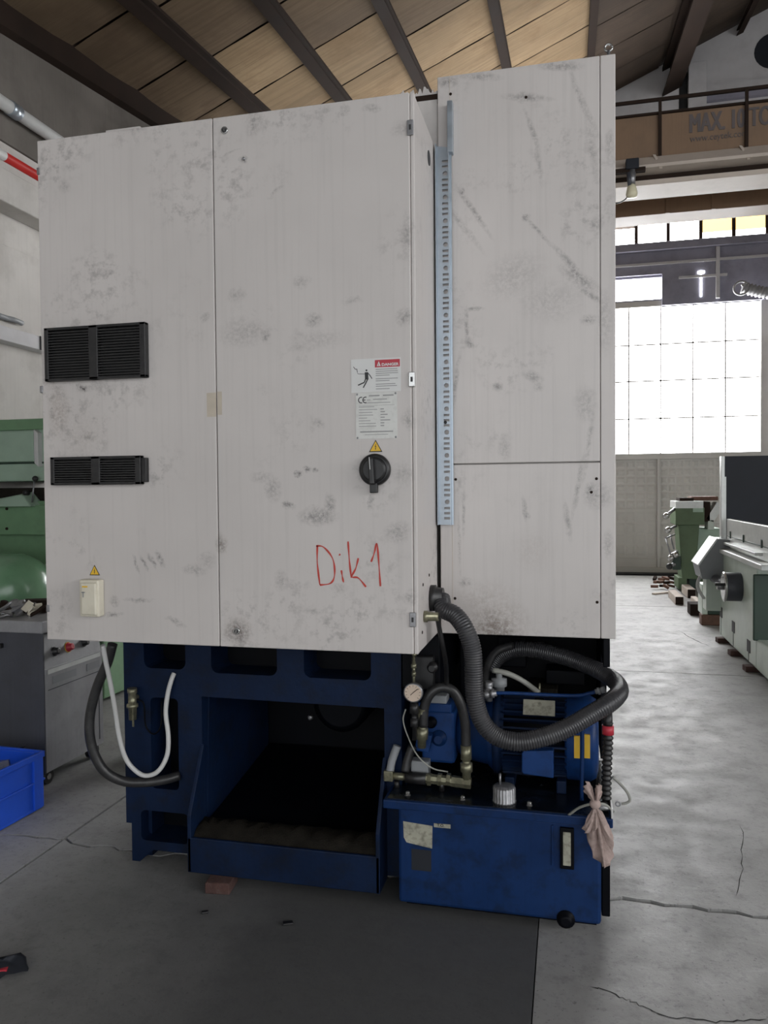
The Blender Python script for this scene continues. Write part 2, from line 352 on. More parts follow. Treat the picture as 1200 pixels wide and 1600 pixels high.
# ================================================================== SETTING
YB, XL, XR, YF = 14.8, -4.3, 9.0, -8.0
# floor: slabs with joints
fl = struct(MB().box(XL, XR, YF, YB+.3, -.12, -.03), 'floor', 'groove')
rj = random.Random(3)
jx = [XL, -2.215, 1.95, 5.6, XR]; jy = [YF, -.95, 3.0, 6.88, 10.75, YB+.3]
_jag = {round(x*20): rj.uniform(-.03, .03) for x in np.arange(XL-1, XR+1, .05)}
def jag(x):
    k = x*20; i = math.floor(k); f = k-i
    base = _jag.get(i, 0)*(1-f)+_jag.get(i+1, 0)*f
    return base*.55 + .03*math.sin(x*5.3)*.6 + (.02*x if x > 0 else 0) - (.03 if -2.2 < x < -1.7 else 0)
def edge(y, x0, x1, side):
    xs = list(np.arange(x0, x1, .05)) + [x1]
    if abs(y-3.0) < 1e-6:
        return [(x, y+jag(x)+side*((.013 if x > 0 else .008)+.004*math.sin(x*37)*math.sin(x*13))) for x in xs]
    return [(x0, y+side*.006), (x1, y+side*.006)]
for i in range(len(jx)-1):
    for j in range(len(jy)-1):
        x0, x1 = jx[i]+.007, jx[i+1]-.007
        for u0, u1, mt_ in (((x0, -.113, 'darkslab'), (-.109, x1, 'floor')) if (i == 1 and j in (0, 1)) else ((x0, x1, 'floor'),)):
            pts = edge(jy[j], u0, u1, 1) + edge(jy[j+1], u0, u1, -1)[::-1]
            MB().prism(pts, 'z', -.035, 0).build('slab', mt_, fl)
def crack(pts, wd):
    m = MB(); q = [atz(*p, .0006) for p in pts]
    fine = []
    for a, b in zip(q, q[1:]):
        for k in range(6):
            f = k/6; fine.append((a[0]+(b[0]-a[0])*f+rj.uniform(-.008, .008), a[1]+(b[1]-a[1])*f+rj.uniform(-.008, .008)))
    fine.append(q[-1][:2]); n = len(fine); vs = []
    for i, (x, y) in enumerate(fine):
        a = fine[max(0, i-1)]; b = fine[min(n-1, i+1)]; d = Vector((b[0]-a[0], b[1]-a[1])).normalized(); ww = wd*(.4+rj.random())*(1 if 0 < i < n-1 else .1)
        vs += [(x-d.y*ww, y+d.x*ww, .0008), (x+d.y*ww, y-d.x*ww, .0008)]
    m.add(vs, [(2*i, 2*i+1, 2*i+3, 2*i+2) for i in range(n-1)]); m.build('crack', 'groove', fl, recalc=False)
crack([(925, 1540), (965, 1556), (1000, 1570), (1040, 1588), (1130, 1597), (1199, 1592)], .0022)
crack([(1060, 985), (1085, 1000), (1110, 1010)], .004)
crack([(1158, 1290), (1160, 1350), (1150, 1400)], .0016)
# left wall with crane rail ledges
wl = struct(MB().box(XL-.3, XL, YF, YB, -.1, 8.0), 'wall_left', 'wallc')
for k in range(5):
    y0 = -5+k*4.0
    MB().box(XL-.02, XL+.02, y0, y0+3.97, .02, 3.5).build('wall_panel', 'wallc', wl, .008)
for k in range(4):
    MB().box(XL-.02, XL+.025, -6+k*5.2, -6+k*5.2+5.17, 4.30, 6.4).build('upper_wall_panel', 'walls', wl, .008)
MB().box(XL, XL+.2, YF, YB, 3.74, 3.99).build('rail_ledge', 'wallc', wl, .01)
MB().box(XL, XL+.1, YF, YB, 4.03, 4.10).build('rail_ledge', 'wallc', wl, .01)
MB().box(XL, XL+.04, YF, YB, 3.86, 3.88).build('ledge_groove', 'groove', wl)
MB().box(XL+.02, XL+.13, YF, YB, 2.72, 2.83).build('cable_tray', 'wallu', wl, .005)
for yy in np.arange(3.5, 9, .5): MB().box(XL+.13, XL+.137, yy, yy+.02, 2.72, 2.83).build('tray_joint', 'groove', wl)
WY0, WY1, WZ0, WZ1 = -6.0, 3.0, 2.0, 5.0
struct(MB().box(XR, XR+.3, YF, WY0, -.1, 12.5).box(XR, XR+.3, WY1, YB, -.1, 12.5).box(XR, XR+.3, WY0, WY1, -.1, WZ0).box(XR, XR+.3, WY0, WY1, WZ1, 12.5), 'wall_right', 'wallc')
w5 = struct(MB().box(XR-.02, XR+.2, WY0, WY1, WZ0-.06, WZ0).box(XR, XR+.2, WY0, WY1, WZ1, WZ1+.06), 'fill_window', 'gate')  # out-of-view window row, added to light the machine's side
for k in range(6):
    y0 = WY0+1.5*k; MB().box(XR+.10, XR+.115, y0+.03, y0+1.47, WZ0, WZ1).build('pane', 'side_pane', w5); MB().box(XR+.06, XR+.15, y0-.03, y0+.03, WZ0, WZ1).build('mullion', 'gate', w5)
# roof
ZR = lambda x, y: 6.5+.42*(x-XL)+.13*(y-YB)
XRG = 5.5
def zroof(x, y): return ZR(x, y) if x <= XRG else ZR(XRG, y)-.42*(x-XRG)
def rslab(m, x0, x1, y0, y1, d0, d1, puff=0.0):
    b = [(x, y, zroof(x, y)+d0) for x, y in ((x0, y0), (x1, y0), (x1, y1), (x0, y1))]; t_ = [(x, y, zroof(x, y)+d1) for x, y in ((x0, y0), (x1, y0), (x1, y1), (x0, y1))]
    if not puff: return m.hexa(b, t_)
    n = 4; vs = []
    for i in range(n+1):
        for j in range(n+1):
            u, v = i/n, j/n; x = x0+(x1-x0)*u; y = y0+(y1-y0)*v
            vs.append((x, y, zroof(x, y)+d0-puff*math.sin(math.pi*v)*(.6+.4*math.sin(math.pi*u))+rj.uniform(-.004, .004)))
    m.add(vs, [(i*(n+1)+j, i*(n+1)+j+1, (i+1)*(n+1)+j+1, (i+1)*(n+1)+j) for i in range(n) for j in range(n)], True)
    return m
dm = MB(); rslab(dm, XL-.3, XRG, YF, YB+.3, .12, .3); rslab(dm, XRG, XR+.3, YF, YB+.3, .12, .3)
ce = struct(dm, 'ceiling', 'insul2')
purl = [-3.51, -2.735, -1.88, -.84, .33]
bays = [XL+.09] + purl + [1.55]
ycuts = list(np.arange(-1.5, 14.9, 1.05))
for x0, x1 in zip(bays, bays[1:]):
    off = rj.uniform(0, .5)
    for a, b in zip(ycuts, ycuts[1:]):
        lo = max(a+off, -1.5); hi = min(b+off, YB)
        mm = 'insul2' if x0 > .3 or lo < 4.5 else ('insul3' if x0 < -3.6 or lo < 6.6+.9*(x0+3.5) or x0 > .2 else 'insul')  # panel tone follows the painted roof shade, darkest near and far right
        m = MB(); rslab(m, x0, x1, lo+.015, hi-.015, .055, .1, .035); m.build('insulation_panel', mm, ce, recalc=False)
for x in purl + [2.9, 4.2]:
    m = MB(); rslab(m, x-.055, x+.055, YF, YB, -.085, -.07); rslab(m, x-.014, x+.014, YF, YB, -.075, .08); rslab(m, x-.055, x+.055, YF, YB, .0, .03); m.build('purlin', 'darkbr', ce)
m = MB(); rslab(m, XL, XL+.09, YF, YB, -.15, .2); m.build('eave_beam', 'darkbr', ce)
for x in (1.78, 6.5):
    m = MB(); rslab(m, x-.16, x+.16, YF, YB, -.46, -.42); rslab(m, x-.03, x+.03, YF, YB, -.43, .1); rslab(m, x-.16, x+.16, YF, YB, -.02, .05); m.build('roof_girder', 'darkbr', ce)
# back wall
wx = lambda x, y: aty(x, y, YB)
bw = MB()
def wbox(m, x0, x1, z0, z1, y0=YB, y1=YB+.3): return m.box(x0, x1, y0, y1, z0, z1)
GX0, GX1, GZ0, GZ1 = -1.45, 3.27, 2.19, 4.84        # gate glazing
SX0, SX1, SZ0, SZ1 = -3.0, 4.95, 5.96, 6.37          # window strip
wbox(bw, XL, GX0-.15, -.05, SZ0); wbox(bw, GX1+.15, XR, -.05, SZ0); wbox(bw, GX0-.15, GX1+.15, 5.40, SZ0); wbox(bw, GX0-.15, -.6, 4.84, 5.40); wbox(bw, 1.62, GX1+.15, 4.84, 5.40)
wbox(bw, XL, SX0, SZ0, SZ1); wbox(bw, SX1, XR, SZ0, SZ1)
wk = struct(bw, 'wall_back', 'walld')
m = MB(); m.add([(XL, YB, SZ1), (XR, YB, SZ1), (XR, YB, zroof(XR, YB)+.1), (XRG, YB, zroof(XRG, YB)+.1), (XL, YB, zroof(XL, YB)+.1)] + [(XL, YB+.3, SZ1), (XR, YB+.3, SZ1), (XR, YB+.3, zroof(XR, YB)+.1), (XRG, YB+.3, zroof(XRG, YB)+.1), (XL, YB+.3, zroof(XL, YB)+.1)],
      [(0,1,2,3,4), (9,8,7,6,5), (0,5,6,1), (1,6,7,2), (2,7,8,3), (3,8,9,4), (4,9,5,0)]); m.build('gable', 'wallu', wk)
for px in (1076,):
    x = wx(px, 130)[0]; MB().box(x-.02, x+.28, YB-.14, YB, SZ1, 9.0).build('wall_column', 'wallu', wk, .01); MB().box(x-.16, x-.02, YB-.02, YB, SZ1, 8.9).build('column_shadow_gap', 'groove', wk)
z = wx(1140, 152)[2]; MB().box(2.2, XR, YB-.1, YB, z-.06, z+.06).build('wall_beam', 'walld', wk); MB().box(2.2, XR, YB-.06, YB, z+.06, z+.22).build('wall_beam', 'wallu', wk)
p = wx(1196, 92); m = MB(); m.lathe((p[0]+.12, YB-.02, p[2]+.12), (0, 1, 0), [(0, .3), (.04, .3)], 24); m.build('round_vent', 'slate', wk)
MB().box(SX0, SX1, YB-.12, YB, SZ0-.16, SZ0-.02).build('strip_sill', 'walld', wk, .01)
MB().box(SX0-.3, SX1+.3, YB-.16, YB, SZ1, SZ1+.10).build('strip_lintel', 'cranel', wk, .01)
MB().box(-1.0, 5, YB-.05, YB, 5.56, 5.6).build('wall_conduit', 'wallu', wk)
x = wx(1121, 430)[0]; MB().box(x-.03, x+.03, YB-.06, YB, 4.9, 5.8).build('wall_conduit', 'wallu', wk)
MB().box(1.9, 2.7, YB-.05, YB, wx(1098, 432)[2]-.02, wx(1098, 432)[2]+.02).build('wall_conduit', 'wallu', wk)
# window strip
ws = struct(MB().box(SX0, SX1, YB+.08, YB+.14, SZ0-.04, SZ0+.02).box(SX0, SX1, YB+.08, YB+.14, SZ1-.02, SZ1+.03), 'window_2', 'walld')
k = 0; x = wx(1045, 360)[0]; step = wx(1096, 360)[0]-x; x -= step*int((x-SX0)/step)
while x+step < SX1+.01:
    amber = x > 2.05
    zt = SZ1-.03; zs = (SZ0+.14 if amber else (zt if k % 3 else zt-.06))
    MB().box(x+.03, x+step-.03, YB+.10, YB+.12, SZ0+.02, zs).build('pane', 'pane', ws)
    if zs < zt: MB().box(x+.03, x+step-.03, YB+.10, YB+.12, zs, zt).build('upper_pane', 'amber' if amber else 'cranel', ws)
    MB().box(x-.03, x+.03, YB+.06, YB+.15, SZ0, SZ1).build('mullion', 'darkbr', ws); x += step; k += 1
# gate glazing, lower sheet panels
wg = struct(MB().box(GX0-.15, GX1+.15, YB+.05, YB+.2, GZ1, GZ1+.1).box(GX1, GX1+.15, YB+.05, YB+.2, 0, GZ1).box(GX0-.15, GX0, YB+.05, YB+.2, 0, GZ1).box(GX0, GX1, YB+.05, YB+.2, GZ0-.1, GZ0), 'window_1', 'gate')
cols = [wx(q, 600)[0] for q in (983, 1033, 1084, 1135)]; stp = cols[1]-cols[0]
cols = [cols[0]-stp*i for i in range(4, 0, -1)] + cols; cols = [GX0] + [c for c in cols if c > GX0+.1] + [GX1]
rows = [GZ0] + [wx(1100, q)[2] for q in (651, 591, 533)] + [GZ1]
for a, b in zip(cols, cols[1:]):
    for c, d in zip(rows, rows[1:]): MB().box(a+.008, b-.008, YB+.10, YB+.115, c+.008, d-.008).build('pane', 'pane', wg)
for a in cols[1:-1]: MB().box(a-.012, a+.012, YB+.085, YB+.13, GZ0, GZ1).build('glazing_bar', 'gate', wg)
for c in rows[1:-1]: MB().box(GX0, GX1, YB+.085, YB+.13, c-.012, c+.012).build('glazing_bar', 'gate', wg)
w3 = struct(MB().box(-.6, 1.62, YB+.06, YB+.16, 4.90, 4.97).box(-.6, 1.62, YB+.06, YB+.16, 5.36, 5.40), 'window_3', 'walld')
MB().box(-.58, .5, YB+.1, YB+.12, 4.97, 5.36).build('pane', 'pane', w3); MB().box(.54, 1.6, YB+.1, YB+.12, 4.97, 5.36).build('pane', 'pane', w3); MB().box(.5, .54, YB+.08, YB+.14, 4.97, 5.36).build('mullion', 'walld', w3)
w4 = struct(MB().box(2.26, 2.285, YB-.012, YB-.002, 4.95, 5.4).box(2.22, 2.33, YB-.012, YB-.002, 5.36, 5.4), 'window_4', 'pane')
dr = struct(MB().box(GX0, GX1, YB+.14, YB+.18, .1, GZ0-.1).box(GX0, GX1, YB+.04, YB+.2, .0, .12), 'door_1', 'gate')
lx = [GX0, -.1, wx(1030, 780)[0], wx(1030, 780)[0]+1.26, GX1]; zmid = wx(1000, 797)[2]
for a, b in zip(lx, lx[1:]):
    MB().box(b-.025, b+.025, YB+.07, YB+.15, .12, GZ0-.1).build('leaf_stile', 'gate', dr, .004)
    for z0, z1 in ((.32, zmid-.03), (zmid+.03, GZ0-.12)):
        m = MB(); nx, nz = 9, (4 if z0 < .5 else 6)
        bx_, bz_ = (b-a-.08)/nx, (z1-z0)/nz
        for i in range(nx):
            for j in range(nz):
                xx, zz = a+.04+bx_*i, z0+bz_*j; g = .012; hgt = .016 if z0 > .5 else .008
                B_ = [(xx+g, YB+.14, zz+g), (xx+bx_-g, YB+.14, zz+g), (xx+bx_-g, YB+.14, zz+bz_-g), (xx+g, YB+.14, zz+bz_-g)]
                g2 = .045; T_ = [(xx+g2, YB+.14-hgt, zz+g2), (xx+bx_-g2, YB+.14-hgt, zz+g2), (xx+bx_-g2, YB+.14-hgt, zz+bz_-g2), (xx+g2, YB+.14-hgt, zz+bz_-g2)]
                m.hexa(B_, T_)
        m.build('embossed_panel', 'gate', dr)
    MB().box(a+.03, b-.03, YB+.1, YB+.15, .12, .28).build('kick_plate', 'gate', dr, .004); MB().box(a+.03, b-.03, YB+.11, YB+.15, zmid-.02, zmid+.02).build('leaf_rail', 'gate', dr, .004)
struct(MB().box(GX0-.1, GX1+.1, YB-.25, YB+.05, 0, .03), 'trim_1', 'groove')
#@@OBJECTS
# ================================================================== ELECTRICAL CABINET
def P(px, py): return aty(px, py, CABY)
ec = thing('electrical_cabinet', 'large beige two-door electrical cabinet with black vents and red handwriting Dik1', 'cabinet', CAB_ORG)
MB().box(-1.887, -.488, 2.522, 2.9, 1.01, 2.841).build('body', 'cab', ec, .004)
MB().box(-1.64, -1.50, 2.55, 2.88, 2.838, 2.872).build('cable_entry_lid', 'beige', ec, .003)
for x0, x1 in ((-1.889, -1.1955), (-1.1925, -.502)):
    MB().box(x0, x1, 2.5, 2.521, 1.011, 2.840).build('door', 'cab', ec, .003)
MB().box(-.501, -.4865, 2.505, 2.53, 1.010, 2.841).build('corner_edge', 'cab', ec, .004)
def grille(x0, x1, z0, z1, split, nz, right=None):
    xa, za = P(x0, z1)[0], P(x0, z1)[2]; xb, zb = P(x1, z0)[0], P(x1, z0)[2]; zt = P(x0, z0)[2]; zb_ = (P(x0, z1)[2]+P(x1, z1)[2])/2; zt = (P(x0, z0)[2]+P(x1, z0)[2])/2
    fr = MB(); t_ = .012; xm = P(split, z0)[0]
    fr.box(xa, xb, 2.494, 2.5, zb_, zt)
    for a, b in ((xa, xa+.016), (xm-.018, xm+.018), (xb-.022, xb)): fr.box(a, b, 2.474, 2.495, zb_, zt)
    for a, b in ((zb_, zb_+.01), (zt-.01, zt)): fr.box(xa, xb, 2.474, 2.495, a, b)
    g = fr.build('vent_grille', 'black', ec, .002)
    sl = MB()
    for a, b in ((xa+.014, xm-.016), (xm+.016, xb-.020)):
        for i in range(nz):
            z = zb_+.012+(zt-zb_-.024)*(i+.5)/nz; h = (zt-zb_)/nz*.28
            sl.hexa([(a, 2.494, z+h*.2), (b, 2.494, z+h*.2), (b, 2.494, z+h*1.4), (a, 2.494, z+h*1.4)], [(a, 2.477, z-h), (b, 2.477, z-h), (b, 2.477, z+h*.2), (a, 2.477, z+h*.2)])
    o = sl.build('louvre_slats', 'black', g); o['kind'] = 'stuff'
    return g, zb_, zt, xa, xb
grille(77, 232, 510, 594, 151, 17)
g, zb_, zt, xa, xb = grille(86, 225, 713.5, 757.5, 155, 9)
MB().box(xb, xb+.019, 2.48, 2.5, zb_+.008, zt-.008).build('end_tab', 'black', g, .002)
# hinge plates, locks
for px, py, mt in ((641.5, 200, 'steel'), (644, 593, 'chrome'), (645.5, 968, 'steel')):
    x, y, z = P(px, py)
    h = MB().box(x-.011, x+.010, 2.493, 2.5, z-.024, z+.024).build('hinge_plate', mt, ec, .002)
    MB().box(x-.004, x+.003, 2.4915, 2.494, z-.008, z+.008).build('hinge_slot', 'ink', h)
for px, py in ((351, 204), (370, 986)):
    x, y, z = P(px, py)
    l = MB().lathe((x, 2.5, z), (0, -1, 0), [(0, .0125), (.004, .0125), (.005, .0105)], 20).build('quarter_turn_lock', 'chrome', ec)
    MB().lathe((x, 2.4955, z), (0, -1, 0), [(0, .008), (.0007, .008)], 16).build('lock_recess', 'ink', l)
    MB().box(x-.0018, x+.0018, 2.4925, 2.496, z-.005, z+.006).build('lock_pin', 'chrome', l)
for px, py in ((61, 268), (66, 609), (76, 951)):
    x, y, z = P(px, py); MB().box(x-.008, x+.004, 2.496, 2.51, z-.012, z+.014).build('side_clip', 'steel', ec, .002)
x, y, z = P(381, 248); MB().lathe((x, 2.5, z), (0, -1, 0), [(0, .006), (.003, .005), (.004, .002)], 10).build('rivet', 'steel', ec)
# rotary isolator switch
x, y, z = P(586.5, 734)
sw = MB().lathe((x, 2.5, z), (0, -1, 0), [(0, .053), (.012, .053), (.018, .049), (.020, .043)], 40).build('rotary_isolator', 'black', ec)
MB().lathe((x, 2.48, z), (0, -1, 0), [(0, .043), (.006, .041), (.010, .034)], 32).build('switch_dial', 'black', sw)
MB().obox((x-.003, 2.463, z-.006), [(1, 0, .06), (0, 1, 0), (-.06, 0, 1)], (.009, .013, .043)).build('switch_grip', 'black', sw, .004)
MB().obox((x+.0, 2.480, z-.060), [(1, 0, 0), (0, 1, 0), (0, 0, 1)], (.0125, .011, .017)).build('grip_tab', 'black', sw, .003)
MB().obox((x-.0065, 2.4492, z+.02), [(1, 0, .06), (0, 1, 0), (-.06, 0, 1)], (.0012, .0006, .02)).build('pointer_line', 'white', sw)
# lightning warning triangles
def tri(cx, cz, s_, Y, parent):
    a = MB().prism([(cx-s_*.5, cz-s_*.43), (cx+s_*.5, cz-s_*.43), (cx, cz+s_*.45)], 'y', Y-.001, Y+.0003).build('warning_triangle', 'ink', parent)
    k = .80; dz = -s_*.015
    MB().prism([(cx-s_*.5*k, cz-s_*.43*k+dz), (cx+s_*.5*k, cz-s_*.43*k+dz), (cx, cz+s_*.45*k+dz)], 'y', Y-.0016, Y-.0008).build('yellow_field', 'yellow', a)
    b = [(.03, .24), (-.085, -.06), (.0, -.03), (-.03, -.2), (-.06, -.17), (-.01, -.34), (.05, -.19), (.015, -.2), (.075, .04), (-.01, .01), (.075, .24)]
    MB().prism([(cx+u*s_*.75, cz+v*s_*.75-s_*.03) for u, v in b], 'y', Y-.0022, Y-.0014).build('lightning_bolt', 'ink', a)
x, y, z = P(587, 697); tri(x, z, .046, 2.5, ec)
x, y, z = P(148, 891); tri(x, z, .043, 2.5, ec)
# danger sign
x0, _, z1 = P(548.5, 562); x1, _, z0 = P(626.5, 611)
dg_ = MB().box(x0, x1, 2.4985, 2.5002, z0, z1).build('danger_sign', 'sticker', ec)
w_, h_ = x1-x0, z1-z0; U = lambda u, v: (x0+u*w_, z1-v*h_)
def bar(m, u0, v0, u1, v1, Y=2.498):
    a, b = U(u0, v0), U(u1, v1); m.box(a[0], b[0], Y, Y+.0008, b[1], a[1]); return m
def stroke(m, pts, wd, Y=2.498):
    q = [U(*p) for p in pts]
    for a, b in zip(q, q[1:]):
        d = Vector((b[0]-a[0], b[1]-a[1])).normalized()*wd; n = (-d.y, d.x)
        m.prism([(a[0]+n[0], a[1]+n[1]), (a[0]-n[0], a[1]-n[1]), (b[0]-n[0], b[1]-n[1]), (b[0]+n[0], b[1]+n[1])], 'y', Y, Y+.0008)
    return m
MB().box(x0+.003, x0+w_*.475, 2.4982, 2.4986, z0+.004, z1-.004).build('pictogram_field', 'sticker', dg_)
bar(MB(), .485, .05, .985, .27).build('red_band', 'danger', dg_)
a = U(.625, .235); MB().text('DANGER', .0125, (a[0], 2.4972, a[1]), width=w_*.34, bold=.0004).build('danger_lettering', 'sticker', dg_)
a, b, c = U(.525, .235), U(.605, .235), U(.565, .09); MB().prism([a, b, c], 'y', 2.4970, 2.4978).build('alert_triangle', 'sticker', dg_)
a = U(.5565, .225); MB().text('!', .009, (a[0], 2.4962, a[1]), bold=.0003).build('alert_mark', 'danger', dg_)
m = MB()
hc = U(.315, .345); m.lathe((hc[0], 2.4982, hc[1]), (0, -1, 0), [(0, .0032), (.0006, .0032)], 14)
m.prism([U(.28, .40), U(.345, .40), U(.355, .62), U(.285, .62)], 'y', 2.4974, 2.4982)
stroke(m, [(.30, .58), (.27, .70), (.14, .78)], .0020); stroke(m, [(.34, .60), (.30, .72), (.245, .86)], .0020); stroke(m, [(.34, .42), (.385, .50), (.425, .60)], .0014); stroke(m, [(.29, .45), (.15, .44), (.13, .42)], .0008); stroke(m, [(.05, .22), (.09, .30), (.12, .29), (.13, .40)], .0011)
m.build('falling_figure_pictogram', 'ink', dg_)
m = MB(); rr = random.Random(5)
for i, v in enumerate((.32, .38, .44, .50, .60, .66, .76, .82, .90)): bar(m, .50, v, .50+(.46 if i not in (3, 5, 8) else .28)*rr.uniform(.85, 1), v+.022)
m.build('small_print', 'greyink', dg_)
# CE plate
x0, _, z1 = P(556, 614.5); x1, _, z0 = P(621, 684.5)
ce_ = MB().box(x0, x1, 2.4985, 2.5002, z0, z1).build('rating_plate', 'plate', ec)
w_, h_ = x1-x0, z1-z0; U = lambda u, v: (x0+u*w_, z1-v*h_)
def arc(m, cu, cv, r, a0, a1, wd):
    cx_, cz_ = U(cu, cv); n = 10
    p = [(cx_+rad*math.cos(math.radians(a0+(a1-a0)*i/n)), cz_+rad*math.sin(math.radians(a0+(a1-a0)*i/n))) for rad in (r-wd, r+wd) for i in range(n+1)]
    m.add([(q[0], 2.4979, q[1]) for q in p], [(i, i+1, n+1+i+1, n+1+i) for i in range(n)])
m = MB(); arc(m, .135, .155, .0095, 70, 290, .0016); arc(m, .24, .155, .0095, 70, 290, .0016); bar(m, .165, .145, .235, .165); m.build('ce_mark', 'ink', ce_)
m = MB()
bar(m, .32, .055, .58, .082); bar(m, .66, .055, .92, .082); bar(m, .27, .15, .36, .165); bar(m, .42, .14, .76, .158); bar(m, .27, .215, .84, .23)
for i, v in enumerate((.30, .36, .42, .48, .54, .60, .66, .72)):
    bar(m, .07, v, .07+rr.uniform(.2, .48 if i != 5 else .5), v+.014)
    if i: bar(m, .60, v-.01, .60+rr.uniform(.06, .25), v+.012)
bar(m, .07, .275, .94, .281); bar(m, .10, .835, .90, .862); bar(m, .22, .905, .78, .918)
m.build('rating_print', 'greyink', ce_)
for u, v in ((.035, .03), (.965, .03), (.035, .975), (.965, .975)):
    a = U(u, v); MB().lathe((a[0], 2.4985, a[1]), (0, -1, 0), [(0, .0035), (.0015, .003), (.002, .001)], 10).build('plate_rivet', 'steel', ce_)
# service socket
x0, _, z1 = P(133, 904); x1, _, z0 = P(164, 962)
so = MB().box(x0, x1, 2.462, 2.5, z0, z1).build('service_socket', 'cream', ec, .006)
MB().box(x0+.012, x1-.004, 2.452, 2.464, z0+.008, z1-.010).build('socket_lid', 'cream', so, .006)
MB().box(x0+.02, x0+.042, 2.4508, 2.453, z1-.026, z1-.021).build('socket_label', 'yellow', so)
MB().box(x0+.022, x0+.026, 2.4508, 2.453, z1-.062, z1-.042).box(x0+.017, x0+.031, 2.4508, 2.453, z1-.046, z1-.042).build('socket_symbol', 'greyink', so)
# old tape over the seam
a, b = P(323, 614), P(338, 651); MB().box(a[0], b[0], 2.4994, 2.5003, b[2], a[2]).build('tape_strip', 'tape', ec)
a, b = P(339.5, 612), P(347, 648); MB().box(a[0], b[0], 2.4994, 2.5003, b[2], a[2]).build('tape_strip', 'tape', ec)
# hand-written Dik1 in red marker
m = MB()
def pen(pts, wd=.0034):
    q = [P(*p) for p in pts]; E_ = [q[0]]+q+[q[-1]]; c = []
    for i in range(1, len(E_)-2):
        A, B, C_, D = [Vector(v) for v in E_[i-1:i+3]]
        for k in range(6):
            s_ = k/6; c.append(.5*(2*B+(C_-A)*s_+(2*A-5*B+4*C_-D)*s_*s_+(3*B-A-3*C_+D)*s_**3))
    c.append(Vector(q[-1])); vs = []
    for i, v in enumerate(c):
        d = (c[min(i+1, len(c)-1)]-c[max(i-1, 0)]).normalized(); ww = wd*(.75+.25*math.sin(i*.9)); vs += [(v.x-d.z*ww, 2.4988, v.z+d.x*ww), (v.x+d.z*ww, 2.4988, v.z-d.x*ww)]
    m.add(vs, [(2*i, 2*i+1, 2*i+3, 2*i+2) for i in range(len(c)-1)])
pen([(496, 852), (496, 880), (500, 914)]); pen([(494, 853), (506, 855), (520, 873), (523, 897), (517, 911), (500, 914)])
pen([(530, 866), (532, 867.5)], .004); pen([(533.5, 891), (535, 901), (537, 910)]); pen([(544, 846), (546, 875), (549, 903)]); pen([(560, 872), (556, 888), (550, 901), (560, 903), (572, 917)])
pen([(580, 878), (585, 864), (589, 849), (592, 880), (594.5, 916)])
m.build('handwriting_dik1', 'redmark', ec, recalc=False)
# side face: slot hole and conduit glands
sx = -.4878
c = atx(670, 247, sx); m = MB(); m.lathe((sx-.002, c[1], c[2]), (1, 0, 0), [(0, .026), (.0035, .026)], 18); m.build('cable_knockout', 'ink', ec)
m = MB(); a = atx(645.5, 168, sx)
g = MB().lathe((sx, 2.755, 1.163), (1, 0, 0), [(0, .048), (.018, .048), (.02, .04), (.045, .038)], 20).build('conduit_gland', 'black', ec)
g2 = MB().lathe((sx, 2.62, 1.118), (1, 0, 0), [(0, .02), (.012, .02), (.013, .016), (.05, .015)], 16).build('conduit_gland', 'brass', ec)
for yy, zz in ((2.58, 1.02+.05), (2.60, 1.23), (2.72, 1.25)):
    MB().lathe((sx, yy, zz), (1, 0, 0), [(0, .006), (.002, .005)], 10).build('side_screw', 'darkbr', ec)

# ================================================================== MACHINE TOOL (column, base)
def Q(px, py): return aty(px, py, PANY)
mt = thing('machine_tool', 'tall beige machine column on a dark blue cast base with a low open chip chute', 'machine', MAC_ORG)
zP0, zP1 = 1.010, 3.088; zs = Q(824, 723.5)[2]; xa, xm, xb = Q(686.5, 600)[0], Q(938.5, 600)[0], Q(962, 560)[0]
MB().box(xa, xb-.002, 2.925, 3.9, zP0+.004, zP1-.02).build('column_casing', 'beige', mt, .005)
MB().box(xa, xm-.002, 2.9, 2.924, zs+.002, zP1).build('upper_panel', 'pan', mt, .003)
MB().box(xa, xm-.002, 2.9, 2.924, zP0, zs-.002).build('lower_panel', 'pan', mt, .003)
MB().box(xm, xb, 2.9, 3.1, zP0, zP1).build('corner_strip', 'pan', mt, .003)
MB().box(xa+.045, xa+.0465, 2.8992, 2.9005, zP0, zP1).build('fold_line', 'tape', mt)
for q in ((712, 749), (932, 748), (924, 769), (711, 935), (933, 941), (822, 152), (704, 147)):
    x, y, z = Q(*q); MB().lathe((x, 2.9, z), (0, -1, 0), [(0, .0055), (.002, .005), (.003, .002)], 10).build('panel_screw', 'darkbr', mt)
x, y, z = Q(952, 80)
eb = MB().cyl((x, 2.96, zP1-.02), (x, 2.96, zP1+.045), .006).build('lifting_eye', 'steel', mt)
m = MB(); m.tube([(x+.013*math.cos(a), 2.96, zP1+.055+.013*math.sin(a)) for a in np.linspace(0, 2*math.pi, 13)], .004, 8, 3); m.build('eye_ring', 'chrome', eb)
